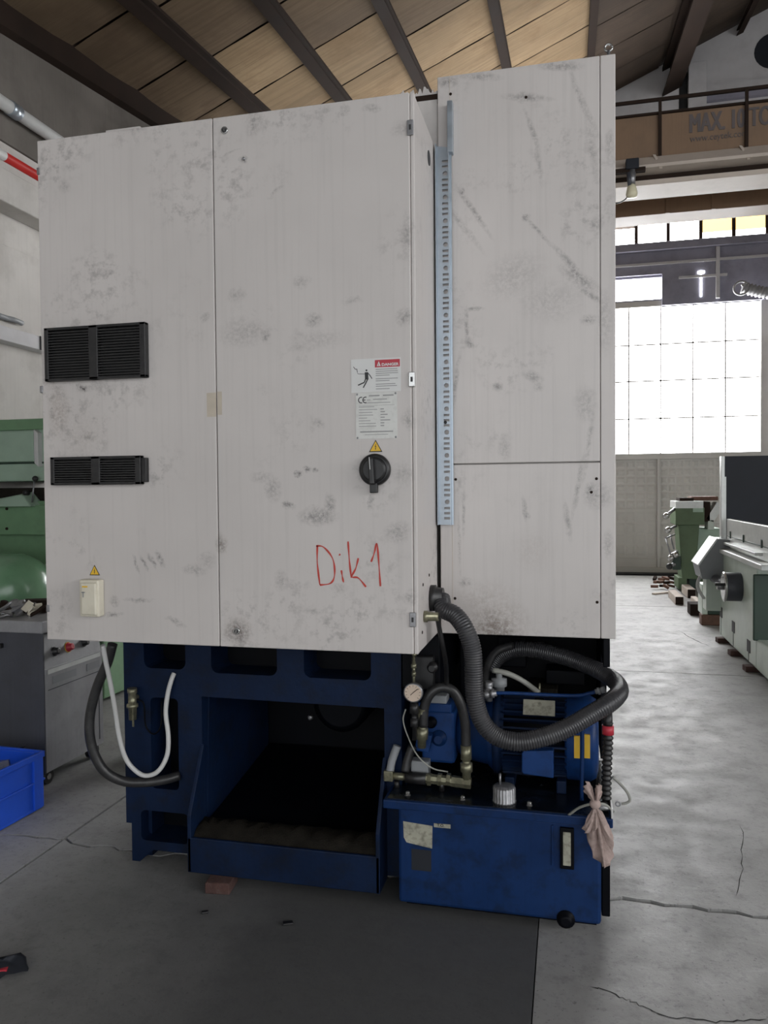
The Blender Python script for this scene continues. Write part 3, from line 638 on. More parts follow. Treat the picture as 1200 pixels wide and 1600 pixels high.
# casing behind the cabinet and its chipped foam edge
MB().box(-1.87, xa-.02, 2.93, 3.9, 1.0, 3.035).build('rear_casing', 'beige', mt, .005)
m = MB(); n = 26; rf = random.Random(11)
xs_ = np.linspace(-.62, xa-.003, n); tops = [3.052+rf.uniform(-.012, .016) for _ in xs_]
m.add([(x, 2.915, 2.7) for x in xs_]+[(x, 2.915, z) for x, z in zip(xs_, tops)]+[(x, 2.95, z-.004) for x, z in zip(xs_, tops)]+[(x, 2.95, 2.7) for x in xs_],
      [(i, i+1, n+i+1, n+i) for i in range(n-1)]+[(n+i, n+i+1, 2*n+i+1, 2*n+i) for i in range(n-1)]+[(2*n+i, 2*n+i+1, 3*n+i+1, 3*n+i) for i in range(n-1)])
m.build('chipped_top_edge', 'beige', mt, recalc=False)
MB().box(-.62, xa-.002, 2.912, 2.96, 3.015, 3.034).build('foam_seal', 'darkbr', mt)
# base front plate
outer = [(-1.80, 0), (-1.765, 0), (-1.70, .055), (-.632, .055), (-.632, 1.0), (-1.825, 1.0), (-1.825, .16), (-1.80, .16)]
holes = [rrect(-1.73, -1.54, .822, .97, .03), rrect(-1.425, -1.139, .815, .95, .03), rrect(-1.026, -.751, .815, .95, .03), rrect(-1.703, -1.577, .317, .70, .02), rrect(-1.756, -1.538, .093, .221, .02)]
opening = [(-1.47, .058), (-.70, .058), (-.70, .71), (-1.47, .715)]
m = MB(); m.holed(outer, holes, 2.9, .16, True, .05); bp = m.build('base_front', 'base', mt)
bpy.data.objects.remove(bp)
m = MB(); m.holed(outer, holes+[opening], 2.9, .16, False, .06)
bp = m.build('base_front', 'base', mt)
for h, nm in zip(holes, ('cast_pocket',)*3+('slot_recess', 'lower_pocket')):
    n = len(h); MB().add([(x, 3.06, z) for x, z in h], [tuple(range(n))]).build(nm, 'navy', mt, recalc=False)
MB().box(-1.80, -1.74, 2.96, 3.9, .0, 1.0).build('base_side', 'base', mt)
MB().box(-.69, -.632, 2.96, 3.9, .05, 1.0).build('base_side', 'base', mt)
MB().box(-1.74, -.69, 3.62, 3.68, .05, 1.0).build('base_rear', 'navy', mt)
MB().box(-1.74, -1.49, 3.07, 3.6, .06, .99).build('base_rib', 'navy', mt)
MB().box(-.632, .12, 3.42, 3.9, .05, 1.0).build('base_wing', 'navy', mt, .01)
MB().box(-.632, -.48, 2.905, 3.42, .79, 1.0).build('base_shoulder', 'navy', mt, .006)
MB().box(.118, .142, 2.93, 3.21, .90, 1.008).build('wing_side_plate', 'navy', mt, .003)
MB().box(.118, .142, 3.2, 3.9, .47, 1.008).build('wing_side_plate', 'navy', mt, .003)
MB().box(-1.74, -.69, 2.96, 3.6, .985, 1.0).build('deck_plate', 'navy', mt)
# chip chute
for x0, x1 in ((-1.478, -1.462), (-.708, -.692)):
    MB().prism([(2.9, .52), (2.775, .27), (2.775, .045), (2.9, .045)], 'x', x0, x1).build('chute_cheek', 'base', mt, .003)
MB().box(-1.478, -.692, 2.775, 2.79, .045, .185).build('chute_apron', 'base', mt, .004)
m = MB(); nx, ny = 30, 6; vs = []
for j in range(ny+1):
    for i in range(nx+1):
        u, v = i/nx, j/ny; vs.append((-1.46+.75*u, 2.792+.15*v, .178+.05*math.sin(math.pi*min(1, v*1.1))*(.5+.5*rf.random())+.02*v))
m.add(vs, [(j*(nx+1)+i, j*(nx+1)+i+1, (j+1)*(nx+1)+i+1, (j+1)*(nx+1)+i) for j in range(ny) for i in range(nx)], True)
o = m.build('chip_sludge', 'rust', mt, recalc=False); o['kind'] = 'stuff'
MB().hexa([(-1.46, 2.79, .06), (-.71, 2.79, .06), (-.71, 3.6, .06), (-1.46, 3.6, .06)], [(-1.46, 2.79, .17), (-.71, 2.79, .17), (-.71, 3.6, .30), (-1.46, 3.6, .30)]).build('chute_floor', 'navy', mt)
MB().prism([(2.93, .2), (3.6, .26), (3.6, .9), (2.96, .72)], 'x', -1.49, -1.464).build('chute_liner', 'base', mt)
m = MB(); m.lathe((-1.0, 3.3, .60), (0, 1, 0), [(0, .10), (.02, .13), (.3, .13)], 28); m.build('auger_housing', 'navy', mt)
m = MB(); m.lathe((-1.11, 3.22, .56), (0, -1, 0), [(0, .012), (.012, .011), (.015, .005)], 12); m.build('chute_bolt', 'steel', mt)
# air inlet with brass regulator on the base front
x, y, z = Q(214, 1100)
rg = MB().lathe((x, 2.865, z-.055), (0, 0, 1), [(0, .016), (.05, .018), (.052, .024), (.065, .024), (.067, .017), (.11, .017), (.112, .02), (.13, .02)], 16).build('air_regulator', 'brass', mt)
MB().cyl((x, 2.90, z+.03), (x, 2.86, z+.03), .012).build('inlet_port', 'brass', rg)
MB().obox((x+.012, 2.85, z-.03), [(1, 0, 0), (0, 1, 0), (0, 0, 1)], (.003, .003, .05)).build('drain_lever', 'brass', rg)
MB().tube([(x+.02, 2.87, z+.03), (x+.05, 2.87, z+.01), (x+.05, 2.88, z-.08), (x+.085, 2.88, z-.115), (x+.12, 2.88, z-.08), (x+.12, 2.89, z+.02)], .0035, 8).build('air_line', 'navy', mt)
# valve block and dark plumbing right of the base
MB().box(-.585, -.50, 2.865, 2.906, .80, .925).build('valve_block', 'black', mt, .005)
MB().lathe((-.50, 2.86, .89), (0, -1, 0), [(0, .02), (.02, .02), (.022, .012), (.035, .012)], 14).build('valve_coil', 'black', mt)
MB().box(-.46, -.40, 3.26, 3.42, .62, 1.0).build('pipe_riser', 'navy', mt, .01)
MB().box(-.30, -.18, 3.30, 3.41, .80, .93).build('valve_block', 'navy', mt, .006)
MB().box(-.10, .06, 3.28, 3.41, .74, .80).build('valve_block', 'navy', mt, .006)
MB().lathe((-.12, 3.30, .90), (0, -1, 0), [(0, .02), (.025, .018)], 12).build('valve_knob', 'black', mt)
MB().box(-.17, -.05, 3.23, 3.42, .70, .735).build('rusty_bracket', 'rust', mt, .004)

# ================================================================== HYDRAULIC POWER UNIT
hu = thing('hydraulic_unit', 'blue hydraulic oil tank carrying a finned electric motor and pump', 'power unit', (-.25, 3.0, 0))
T = 2.76
def tp(px, py, Y=T): return aty(px, py, Y)
MB().box(-.618, .104, T, 3.27, .032, .39).build('oil_tank', 'blue', hu, .012)
MB().box(.106, .135, T+.03, 3.25, .05, .39).build('tank_end_plate', 'navy', hu, .004)
MB().box(-.60, .09, T+.06, 3.24, 0, .034).build('tank_skid', 'navy', hu)
ld = MB().prism([(-.668, 2.735), (.142, 2.735), (.142, 3.33), (-.622, 3.33), (-.622, 2.89), (-.668, 2.89)], 'z', .388, .420).build('tank_lid', 'blue', hu, .004)
MB().prism([(-.655, 2.75), (.130, 2.75), (.130, 3.32), (-.612, 3.32), (-.612, 2.88), (-.655, 2.88)], 'z', .419, .4225).build('oil_film', 'oil', ld)
MB().box(.136, .142, 2.74, 3.1, .42, .455).build('edge_strip', 'white', ld, .001)
for q in ((637, 1241), (723, 1248), (827, 1257)):
    x, y, z = atz(q[0], q[1], .425); b = MB().lathe((x, y, .42), (0, 0, 1), [(0, .012), (.003, .012), (.0032, .008), (.014, .008), (.016, .005)], 12).build('lid_bolt', 'chrome', ld)
# filler cap
x, y, z = atz(788, 1252, .424)
fc = MB(); fr = MB.frame((0, 0, 1)); prof = [(0, .041), (.008, .042), (.01, .040), (.052, .040), (.06, .035), (.063, .02)]
fc.rings([(x, y, .422+h) for h, r in prof], [fr]*len(prof), [(lambda th, r=r: r*(1+.035*math.cos(th*22))) for h, r in prof], 88, True)
f_ = fc.build('filler_cap', 'steel', hu); MB().cyl((x-.015, y, .48), (x-.015, y, .525), .004).build('cap_pin', 'steel', f_)
# labels, sight gauge, drain plug
a, b = tp(630, 1283), tp(676, 1325); lb = MB().prism([(a[0], a[2]), (b[0], a[2]-.008), (b[0]-.002, b[2]-.002), (a[0]+.012, b[2]+.012), (a[0]+.002, b[2]+.03)], 'y', T-.0012, T+.0005).build('oil_label', 'label', hu)
a, b = tp(643, 1326), tp(674, 1362); MB().box(a[0], b[0], T-.001, T+.0005, b[2], a[2]).build('old_label', 'slate', hu)
a, b = tp(678, 1286), tp(704, 1294.5); tg = MB().box(a[0], b[0], T-.0012, T+.0005, b[2], a[2]).build('tank_tag', 'label', hu)
MB().text('T.O.', .014, (a[0]+.012, T-.0014, b[2]+.004), bold=.0005).build('tag_lettering', 'ink', tg)
a, b = tp(875, 1291), tp(897, 1357)
sg = MB().box(a[0], b[0], T-.014, T+.001, b[2], a[2]).build('sight_gauge', 'navy', hu, .003)
c, d = tp(879.5, 1297), tp(892, 1350); MB().box(c[0], d[0], T-.018, T-.010, d[2], c[2]).build('gauge_glass', 'label', sg, .002)
MB().box(a[0]-.03, a[0]-.022, T-.006, T+.001, b[2]+.005, a[2]+.003).build('gauge_rail', 'blue', hu, .002)
x, y, z = tp(884, 1436); MB().lathe((x, T, z), (0, -1, 0), [(0, .032), (.004, .032), (.005, .022), (.022, .022), (.024, .014)], 6 if False else 16).build('drain_plug', 'navy', hu)
# motor: axis along X
my, mz, mr = 3.04, .603, .150
mo = MB().cyl((-.265, my, mz), (.0, my, mz), mr*.86, n=32).build('motor_frame', 'navy', hu)
m = MB()
for k in range(30):
    a_ = 2*math.pi*k/30
    if 195 < math.degrees(a_) < 345 and k % 2: pass
    u = Vector((0, math.cos(a_), math.sin(a_))); v = Vector((0, -math.sin(a_), math.cos(a_)))
    m.obox(Vector((-.125, my, mz))+u*(mr*.93), [(1, 0, 0), u, v], (.125, mr*.09, .0035))
m.build('cooling_fins', 'base', mo)
MB().lathe((-.285, my, mz), (1, 0, 0), [(0, .155), (.022, .155), (.024, .145), (.04, .14)], 32).build('motor_flange', 'base', mo)
MB().lathe((-.02, my, mz), (1, 0, 0), [(0, .145), (.012, .158), (.095, .158), (.115, .146), (.122, .12)], 32).build('fan_cowl', 'blue2', mo)
for q0, q1 in (((897, 1150), (906, 1185)), ((913, 1148), (922, 1185))):
    a, b = aty(*q0, my-.158), aty(*q1, my-.158); yy = my-.1592
    MB().box(a[0], b[0], yy, yy+.012, b[2], a[2]).build('cowl_label', 'yellow', mo)
for x0 in (-.24, -.05): MB().box(x0, x0+.035, my-.12, my+.12, .422, .47).build('motor_foot', 'base', mo, .004)
a, b = aty(817, 1101, my-.11), aty(867, 1119, my-.11)
MB().obox(((a[0]+b[0])/2, my-.088, mz+.128), [(1, 0, 0), (0, .62, .78), (0, -.78, .62)], (abs(b[0]-a[0])/2, .03, .003)).build('motor_nameplate', 'label', mo)
tb = MB(); a, b = aty(815, 1172, my-.19), aty(865, 1214, my-.19)
tb.prism([(a[0], a[2]-.012), (a[0]+.008, a[2]-.004), (b[0], a[2]+.006), (b[0], b[2]-.006), (a[0]+.006, b[2]+.002), (a[0], b[2]+.01)], 'y', my-.19, my-.12)
tb.build('terminal_box', 'blue2', mo, .004)
x = aty(843, 1085, my)[0]; ey = MB().cyl((x, my, mz+.12), (x, my, mz+.162), .008).build('eye_bolt', 'brass', mo)
MB().tube([(x, my+.013*math.cos(a), mz+.178+.018*math.sin(a)) for a in np.linspace(0, 2*math.pi, 13)], .0045, 8, 3).build('eye_ring', 'brass', ey)
MB().box(x-.02, x+.02, my-.03, my+.03, mz+.125, mz+.148).build('motor_top_boss', 'navy', mo, .005)
# bell housing and pump
MB().lathe((-.43, my, mz), (1, 0, 0), [(0, .085), (.02, .10), (.06, .115), (.12, .125), (.145, .15)], 28).build('bell_housing', 'blue', hu)
pu = MB().box(-.56, -.43, my-.11, my+.08, .50, .70).build('pump_body', 'blue2', hu, .012)
MB().box(-.575, -.44, my-.125, my-.02, .70, .735).build('pump_cover', 'blue2', pu, .006)
MB().box(-.53, -.46, my-.12, my-.04, .734, .765).build('pump_top_block', 'guard', pu, .004)
MB().lathe((-.52, my-.11, .66), (0, -1, 0), [(0, .022), (.015, .022), (.018, .012), (.03, .012)], 14).build('adjuster_screw', 'navy', pu)
MB().obox((-.545, my-.135, .59), [(1, 0, -.2), (0, 1, 0), (.2, 0, 1)], (.028, .02, .035)).build('pump_port', 'blue2', pu, .005)
MB().lathe((-.49, my-.11, .60), (0, -1, 0), [(0, .03), (.012, .03), (.014, .018), (.03, .016)], 18).build('pump_gear_cap', 'blue', pu)
MB().box(-.585, -.545, my-.10, my+.02, .535, .62).build('pump_port', 'blue', pu, .006)
# pressure gauge
gx, gy, gz = aty(646, 1082, 2.78)
ga = MB().lathe((gx, gy+.02, gz), (0, -1, 0), [(0, .034), (.022, .036), (.026, .0365), (.028, .032)], 32).build('pressure_gauge', 'steel', hu)
MB().lathe((gx, gy-.0075, gz), (0, -1, 0), [(0, .0315), (.0012, .0315)], 32).build('dial_face', 'dialface', ga)
MB().obox((gx+.004, gy-.0095, gz+.004), [(.75, 0, .66), (0, 1, 0), (-.66, 0, .75)], (.018, .0006, .0011)).build('gauge_needle', 'darkbr', ga)
m = MB()
for k in range(11):
    a_ = math.radians(-45+27*k); u = Vector((math.cos(a_), 0, math.sin(a_))); m.obox(Vector((gx, gy-.009, gz))+u*.026, [u, (0, 1, 0), u.cross(Vector((0, 1, 0)))], (.003, .0004, .0006))
m.build('dial_ticks', 'darkbr', ga)
MB().lathe((gx, gy+.012, gz-.03), (0, 0, -1), [(0, .008), (.012, .008), (.013, .016), (.05, .017), (.052, .010), (.07, .010), (.071, .015), (.10, .015), (.102, .008), (.15, .008)], 14).build('gauge_valve', 'black', ga)
m = MB()
for z_, r_ in ((.058, .009), (.088, .011)): m.lathe((gx-.004, gy+.03, gz+z_-.004), (0, 0, 1), [(0, r_), (.014, r_), (.016, r_*.6), (.024, r_*.6)], 12)
m.cyl((gx-.004, gy+.03, gz-.02), (gx-.004, gy+.03, gz+.135), .005); m.sphere((gx-.002, gy+.03, gz+.135), .010, 10, 6)
m.build('gauge_riser', 'brass', ga)
MB().tube(PX([(634, 1108, 2.80), (630, 1125, 2.80), (637, 1150, 2.80), (652, 1180, 2.84), (675, 1200, 2.86), (700, 1206, 2.88)]), .0028, 8).build('capillary_line', 'wire', hu)
# u-shaped pressure hose with crimped fittings
hs = MB().tube(PX([(661, 1135, 2.82), (663, 1105, 2.82), (673, 1083, 2.82), (690, 1074, 2.83), (708, 1080, 2.84), (721, 1104, 2.85), (727, 1135, 2.86), (728, 1168, 2.86)]), .0185, 14).build('pressure_hose', 'rubber', hu)
def fitting(p0, p1, k=1.0, name='hose_fitting', mat='brass', parent=None):
    L = (Vector(p1)-Vector(p0)).length; r = .0205*k
    return MB().lathe(p0, Vector(p1)-Vector(p0), [(0, r), (L*.42, r), (L*.44, r*.72), (L*.52, r*.72), (L*.53, r*1.12), (L*.78, r*1.12), (L*.79, r*.8), (L, r*.8)], 12).build(name, mat, parent or hu)
fitting(aty(661, 1106, 2.82), aty(659, 1167, 2.84), 1, parent=hs)
fitting(aty(728, 1164, 2.86), aty(729, 1217, 2.86), 1, parent=hs)
# manifold along the lid
my2 = 2.86
def mp(px, py): return aty(px, py, my2)
mf = MB().cyl(mp(664, 1216), mp(712, 1221), .019, n=8, smooth=False).build('manifold_pipe', 'brass', hu)
MB().cyl(mp(706, 1220), mp(736, 1224), .021, n=6, smooth=False).build('manifold_elbow', 'brass', mf)
for q in (668, 684, 698): MB().cyl(mp(q, 1217.3), mp(q+6, 1218), .023, n=6, smooth=False).build('hex_nut', 'brass', mf)
MB().cyl(mp(634, 1214), mp(666, 1217), .022, n=16).build('check_valve', 'black', mf)
MB().cyl(mp(612, 1212), mp(636, 1214), .014, n=12).build('pipe_stub', 'brass', mf)
MB().obox(mp(608, 1211), [(1, 0, 0), (0, 1, 0), (0, 0, 1)], (.018, .018, .020)).build('corner_elbow', 'brass', mf, .004)
MB().tube(PX([(609, 1206, my2), (613, 1187, my2+.01), (621, 1165, my2+.02)]), .0155, 12).build('riser_pipe', 'guard', mf)
MB().tube(PX([(633, 1206, 2.86), (637, 1187, 2.87), (645, 1165, 2.88)]), .017, 12).build('riser_pipe', 'black', mf)
MB().box(mp(640, 1200)[0], mp(668, 1200)[0], 2.88, 2.93, .44, .52).build('manifold_block', 'guard', mf, .004)
for q in (620, 690): x, y, z = mp(q, 1216); MB().cyl((x, y, .42), (x, y, z-.01), .01, n=10).build('pipe_support', 'black', mf)
# blue steel tubes
MB().tube(PX([(772, 1083, 2.93), (800, 1083, 2.93), (850, 1085.5, 2.93), (900, 1087, 2.93), (922, 1083, 2.93), (944, 1077, 2.93)]), .0068, 10).build('steel_tube', 'blue2', hu)
fitting(aty(756, 1086, 2.93), aty(776, 1083, 2.93), .7, 'tube_fitting', 'steel'); fitting(aty(946, 1077, 2.93), aty(930, 1081, 2.93), .6, 'tube_fitting', 'guard')
MB().lathe(aty(764, 1095, 2.95), (0, 0, 1), [(0, .014), (.02, .014), (.022, .02), (.045, .02), (.047, .014), (.06, .016), (.075, .016)], 12).build('elbow_fitting', 'steel', hu)
MB().lathe(aty(780, 1080, 3.0), (0, 0, 1), [(0, .02), (.02, .022), (.021, .03), (.05, .03), (.052, .012), (.07, .012)], 14).build('pump_valve', 'guard', hu)
MB().tube(PX([(936, 1114, 2.84), (921, 1118, 2.84), (911, 1132, 2.84), (910, 1170, 2.84), (909, 1215, 2.84), (909, 1250, 2.84)]), .0072, 10).build('steel_tube', 'blue', hu)
MB().obox(aty(940, 1112, 2.84), [(1, 0, 0), (0, 1, 0), (0, 0, 1)], (.012, .010, .008)).build('tube_union', 'white', hu, .002)
MB().obox(aty(950, 1111, 2.84), [(1, 0, 0), (0, 1, 0), (0, 0, 1)], (.009, .009, .007)).build('tube_union', 'steel', hu, .002)
# ribbed hose standing at the tank corner
rh = MB().tube(PX([(950, 1128, 2.83), (950, 1160, 2.83), (948, 1200, 2.83), (947, 1258, 2.83)]), .0185, 14, 8, rib=(.018, .004)).build('ribbed_hose', 'black', hu)
MB().cyl(aty(949, 1113, 2.83), aty(950, 1140, 2.83), .017).build('hose_collar', 'black', rh)
MB().cyl(aty(950, 1133, 2.83), aty(950, 1147, 2.83), .0205).build('red_band', 'danger', rh)
wl_ = MB().tube(PX([(957, 1214, 2.86), (968, 1224, 2.86), (980, 1238, 2.85), (984, 1250, 2.85), (978, 1255, 2.85), (971, 1256, 2.85)]), .005, 8).build('earth_lead', 'wire', hu)
c = Vector(aty(965.5, 1256, 2.85)); MB().tube([c+Vector((.0075*math.cos(a), 0, .0075*math.sin(a))) for a in np.linspace(0, 2*math.pi, 11)], .003, 6, 2).build('ring_terminal', 'steel', wl_)

# ================================================================== HOSES, CABLES, STRUT, RAG, BRICKS
cn = MB().tube([(-.45, 2.755, 1.163)]+PX([(694, 952, 2.72), (712, 962, 2.70), (728, 985, 2.68), (738, 1015, 2.68), (740, 1050, 2.68), (742, 1090, 2.68), (753, 1127, 2.68), (775, 1150, 2.68), (808, 1159, 2.68), (845, 1153, 2.69), (885, 1138, 2.71), (925, 1115, 2.74), (955, 1096, 2.78), (968, 1079, 2.88), (958, 1062, 3.0), (925, 1043, 3.08), (880, 1026, 3.15), (820, 1014, 3.2), (785, 1022, 3.22), (764, 1045, 3.22)]), .0325, 16, 10, rib=(.0088, .0022))
solo(cn, 'corrugated_conduit', 'conduit', 'thick grey corrugated conduit looping from cabinet side in front of the motor', 'conduit')
solo(MB().tube([(-.44, 2.62, 1.118)]+PX([(684, 968, 2.64), (687, 985, 2.66), (692, 1010, 2.68), (697, 1040, 2.75), (698, 1075, 2.85)]), .0085, 10), 'control_cable', 'black', 'thin black cable dropping from the brass gland on the cabinet side', 'cable')
solo(MB().tube(PX([(770, 1047, 3.0), (795, 1053, 3.0), (820, 1066, 3.02), (842, 1083, 3.0)]), .0105, 10), 'motor_cable', 'wire', 'short grey cable sloping down above the motor', 'cable')
solo(MB().tube(PX([(800, 1008, 3.15), (775, 1018, 3.1), (762, 1040, 3.05), (758, 1066, 3.0), (762, 1080, 2.98)]), .016, 12), 'suction_hose', 'rubber', 'dark bent hose behind the conduit above the pump fittings', 'hose')
solo(MB().tube([aty(161, 1008, 2.62)]+PX([(165, 1032, 2.64), (172, 1065, 2.68), (180, 1110, 2.74), (186, 1150, 2.77), (197, 1186, 2.79), (214, 1206, 2.80), (230, 1212, 2.81), (248, 1204, 2.82), (261, 1180, 2.84), (263, 1150, 2.85), (259, 1115, 2.86), (262, 1085, 2.87), (268, 1062, 2.885), (272, 1052, 2.898)]), .0095, 10), 'white_cable', 'white', 'white cable hanging in a loop below the beige cabinet', 'cable')
solo(MB().tube([aty(176, 1006, 2.72)]+PX([(168, 1035, 2.72), (153, 1070, 2.72), (142, 1110, 2.72), (140, 1145, 2.72), (148, 1180, 2.73), (166, 1207, 2.75), (195, 1221, 2.79), (230, 1222, 2.83), (258, 1218, 2.86), (280, 1212, 2.90)]), .0195, 14), 'black_hose', 'rubber', 'thick black hose hanging beside the grey tool cabinet and entering the blue base', 'hose')
# perforated strut rail
st = thing('perforated_rail', 'galvanised perforated channel rail standing upright on the beige column', 'rail', (*[aty(694, 820, PANY-.03)[i] for i in (0, 1)], aty(694, 820, PANY-.03)[2]))
Ys = PANY-.012
x0, x1 = aty(683.5, 500, Ys)[0], aty(707, 500, Ys)[0]; z0, z1 = aty(694, 820, Ys)[2], aty(690, 230, Ys)[2]
pts = [(x0, z0), (x1, z0), (x1, z1-.006), (x0, z1+.006)]; hl = []; xc = (x0+x1)/2+.004; z = z0+.02; k = 0
while z < z1-.04:
    if k % 4 == 3: hl.append([(xc+.009*math.cos(a), z+.009+.009*math.sin(a)) for a in np.linspace(0, 2*math.pi, 12, endpoint=False)]); z += .030
    else: hl.append([(xc-.011, z), (xc+.011, z), (xc+.011, z+.009), (xc-.011, z+.009)]); z += .019
    k += 1
MB().holed(pts, hl, Ys-.001, .004, False, .004).build('perforated_web', 'zinc', st)
MB().box(x0-.001, x0+.002, Ys-.024, Ys, z0, z1+.006).build('rail_flange', 'zinc', st)
MB().box(x1-.010, x1-.007, Ys-.022, Ys, z0, z1-.01).build('rail_flange', 'zinc', st)
x, y, zz = aty(696, 660, Ys); MB().lathe((x, Ys-.001, zz), (0, -1, 0), [(0, .006), (.003, .006), (.004, .003)], 10).build('rail_screw', 'ink', st)
a, b = aty(700, 238, Ys-.02), aty(707, 157, Ys-.02); MB().box(a[0]-.002, b[0]-.001, Ys-.024, PANY, a[2], b[2]).build('upper_strip', 'zinc', st, .001)
# knotted rag: pleated fans of cloth tied at a knot
rgm = MB()
RY = 2.70
def fan(K_, B_, pleats, amp, bulge, yoff, rows=10, cols=40):
    P_ = [Vector(aty(q[0], q[1], RY)) for q in B_]; k_ = Vector(aty(K_[0], K_[1], RY)); L = len(P_)-1; vs = []
    for i in range(rows+1):
        t_ = i/rows
        for j in range(cols+1):
            u = j/cols*L; a = min(int(u), L-1); q = P_[a].lerp(P_[a+1], u-a)
            p = k_.lerp(q, t_); p.y += yoff*t_ - bulge*math.sin(math.pi*min(1, t_*1.05))*math.sin(math.pi*j/cols) + amp*t_**.7*math.sin(pleats*2*math.pi*j/cols+1.3*t_) + .25*amp*math.sin(17*j/cols+5*t_)
            p.x += .004*math.sin(9*t_+j*.7)*t_; vs.append(p)
    n = cols+1; rgm.add(vs, [(i*n+j, i*n+j+1, (i+1)*n+j+1, (i+1)*n+j) for i in range(rows) for j in range(cols)], True)
fan((930, 1258), [(918, 1290), (919, 1314), (927, 1339), (936, 1347), (943, 1352), (951, 1347), (957, 1330), (956, 1303), (946, 1276)], 3, .011, .020, -.004)
fan((930, 1258), [(938, 1268), (952, 1290), (959, 1322), (955, 1344), (945, 1351)], 1.5, .006, .016, -.022)
fan((929, 1258), [(909, 1290), (914, 1296), (922, 1297), (931, 1292), (934, 1280)], 2, .007, .014, -.022)
fan((930, 1256), [(914, 1240), (912, 1228), (916, 1220), (922, 1224), (926, 1236)], 1.5, .008, .016, -.004)
fan((931, 1256), [(931, 1236), (932, 1225), (937, 1223), (940, 1232), (938, 1244)], 1.5, .008, .014, -.006)
c = Vector(aty(930, 1256, RY-.004)); rgm.sphere(c, .015, 14, 8, (1.2, 1, 1.1))
rg_ = solo(rgm, 'rag', 'rag', 'dirty pink rag knotted and hanging over the corner of the blue tank', 'rag')
md = rg_.modifiers.new('thickness', 'SOLIDIFY'); md.thickness = .0025; md.offset = 0
solo(MB().tube(PX([(888, 1274, 2.745), (905, 1262, 2.72), (926, 1256, 2.70), (945, 1257, 2.72), (958, 1268, 2.76)]), .0045, 8), 'tie_cord', 'wire', 'pale cord tied around the knotted rag on the blue tank lid', 'cord')
a = atz(320, 1396, 0); solo(MB().obox((a[0]+.045, a[1]+.055, .0225), [(1, .12, 0), (-.12, 1, 0), (0, 0, 1)], (.05, .055, .0225)), 'brick', 'brick', 'broken red brick wedged under the front of the blue chute', 'brick', bev=.006)
# ================================================================== BACKGROUND, WEST SIDE
# pipes on the wall
pw = MB(); z = atx(0, 158, XL+.1)[2]; pw.cyl((XL+.1, 3.6, z), (XL+.1, 9.5, z), .05)
pp = thing('wall_pipe', 'white pipe running along the concrete wall above the red pipe', 'pipe', (XL+.1, 6.5, z-.05))
pw.build('pipe', 'white', pp); MB().cyl((XL+.1, 5.24, z), (XL+.1, 5.34, z), .058).build('pipe_coupling', 'zinc', pp)
for yy in (4.2, 6.2, 8.2): MB().box(XL+.001, XL+.1, yy, yy+.03, z-.02, z+.02).build('pipe_bracket', 'steel', pp)
z = atx(30, 258, XL+.1)[2]; rp = thing('fire_pipe', 'red pipe on the concrete wall ending at the cabinet edge', 'pipe', (XL+.1, 5.0, z-.04))
MB().cyl((XL+.1, 5.17, z), (XL+.1, 9.0, z), .036).build('pipe', 'red', rp); MB().cyl((XL+.1, 4.0, z), (XL+.1, 5.17, z), .036).build('pipe', 'white', rp)
for yy in (4.4, 5.70, 7.5): MB().box(XL+.001, XL+.13, yy, yy+.03, z-.05, z+.045).build('pipe_bracket', 'steel', rp)
solo(MB().tube([atx(-4, 492, XL+.05), atx(10, 497, XL+.05), atx(22, 500, XL+.06), atx(34, 505, XL+.05)], .022, 8), 'wall_bracket', 'guard', 'dark bracket bar fixed to the wall above the cable tray', 'bracket')
# green machine by the wall
gm = thing('green_machine', 'tall pale green machine with glazed hood beside the concrete wall', 'machine', (-3.8, 5.4, 0))
G = 5.0
MB().box(-4.27, -3.35, 5.06, 5.8, .03, 1.50).build('machine_body', 'green', gm, .01)
a, b = aty(0, 785, G), aty(68, 836, G); MB().box(-4.27, -3.35, G, 5.07, b[2], a[2]-.02).build('front_beam', 'green', gm, .006)
for px, py in ((11, 795), (11, 826)): x, y, zz = aty(px, py, G); MB().lathe((x, G, zz), (0, -1, 0), [(0, .011), (.008, .01)], 10).build('beam_bolt', 'darkbr', gm)
MB().box(-4.27, -3.35, 5.1, 5.8, 1.50, 1.60).build('slide_strip', 'rust', gm)
zt, zm, zb = aty(30, 657, G)[2], aty(30, 724, G)[2], aty(30, 752, G)[2]
MB().box(-4.27, -3.42, G+.02, 5.7, zb, zt).build('hood', 'pgreen', gm, .012)
xr = aty(57, 700, G)[0]
MB().box(-4.27, xr-.02, G-.005, G+.03, zm+.012, aty(30, 674, G)[2]).build('hood_window', 'guard' if False else 'pgreen', gm, .006)
MB().box(-4.27, xr+.1, G+.012, G+.022, zm-.004, zm+.010).build('hood_seam', 'dgreen', gm)
MB().box(-4.27, xr+.08, G, G+.04, aty(30, 672, G)[2], zt+.01).build('hood_rail', 'green', gm, .005)
MB().prism([(xr, aty(57, 671, G)[2]), (xr+.035, aty(57, 677, G)[2]), (xr+.035, zm-.03), (xr, zm)], 'y', G-.03, G+.06).build('white_edge', 'white', gm, .004)
MB().hexa([(-4.27, 4.94, 1.46), (-3.85, 4.94, 1.46), (-3.85, 5.1, 1.46), (-4.27, 5.1, 1.46)], [(-4.27, 4.97, 1.50), (-3.95, 4.97, 1.55), (-3.95, 5.1, 1.57), (-4.27, 5.1, 1.51)]).build('sloping_shelf', 'pgreen', gm, .006)
x, y, zz = aty(44, 770, G-.03); MB().lathe((x, y, zz), (0, -1, 0), [(0, .02), (.04, .018), (.045, .01)], 12).build('black_knob', 'black', gm)
MB().cyl(aty(50, 785, G-.02), aty(54, 750, G-.02), .006).build('lever', 'steel', gm); MB().sphere(aty(55, 748, G-.02), .022, 10, 6).build('lever_ball', 'black', gm)
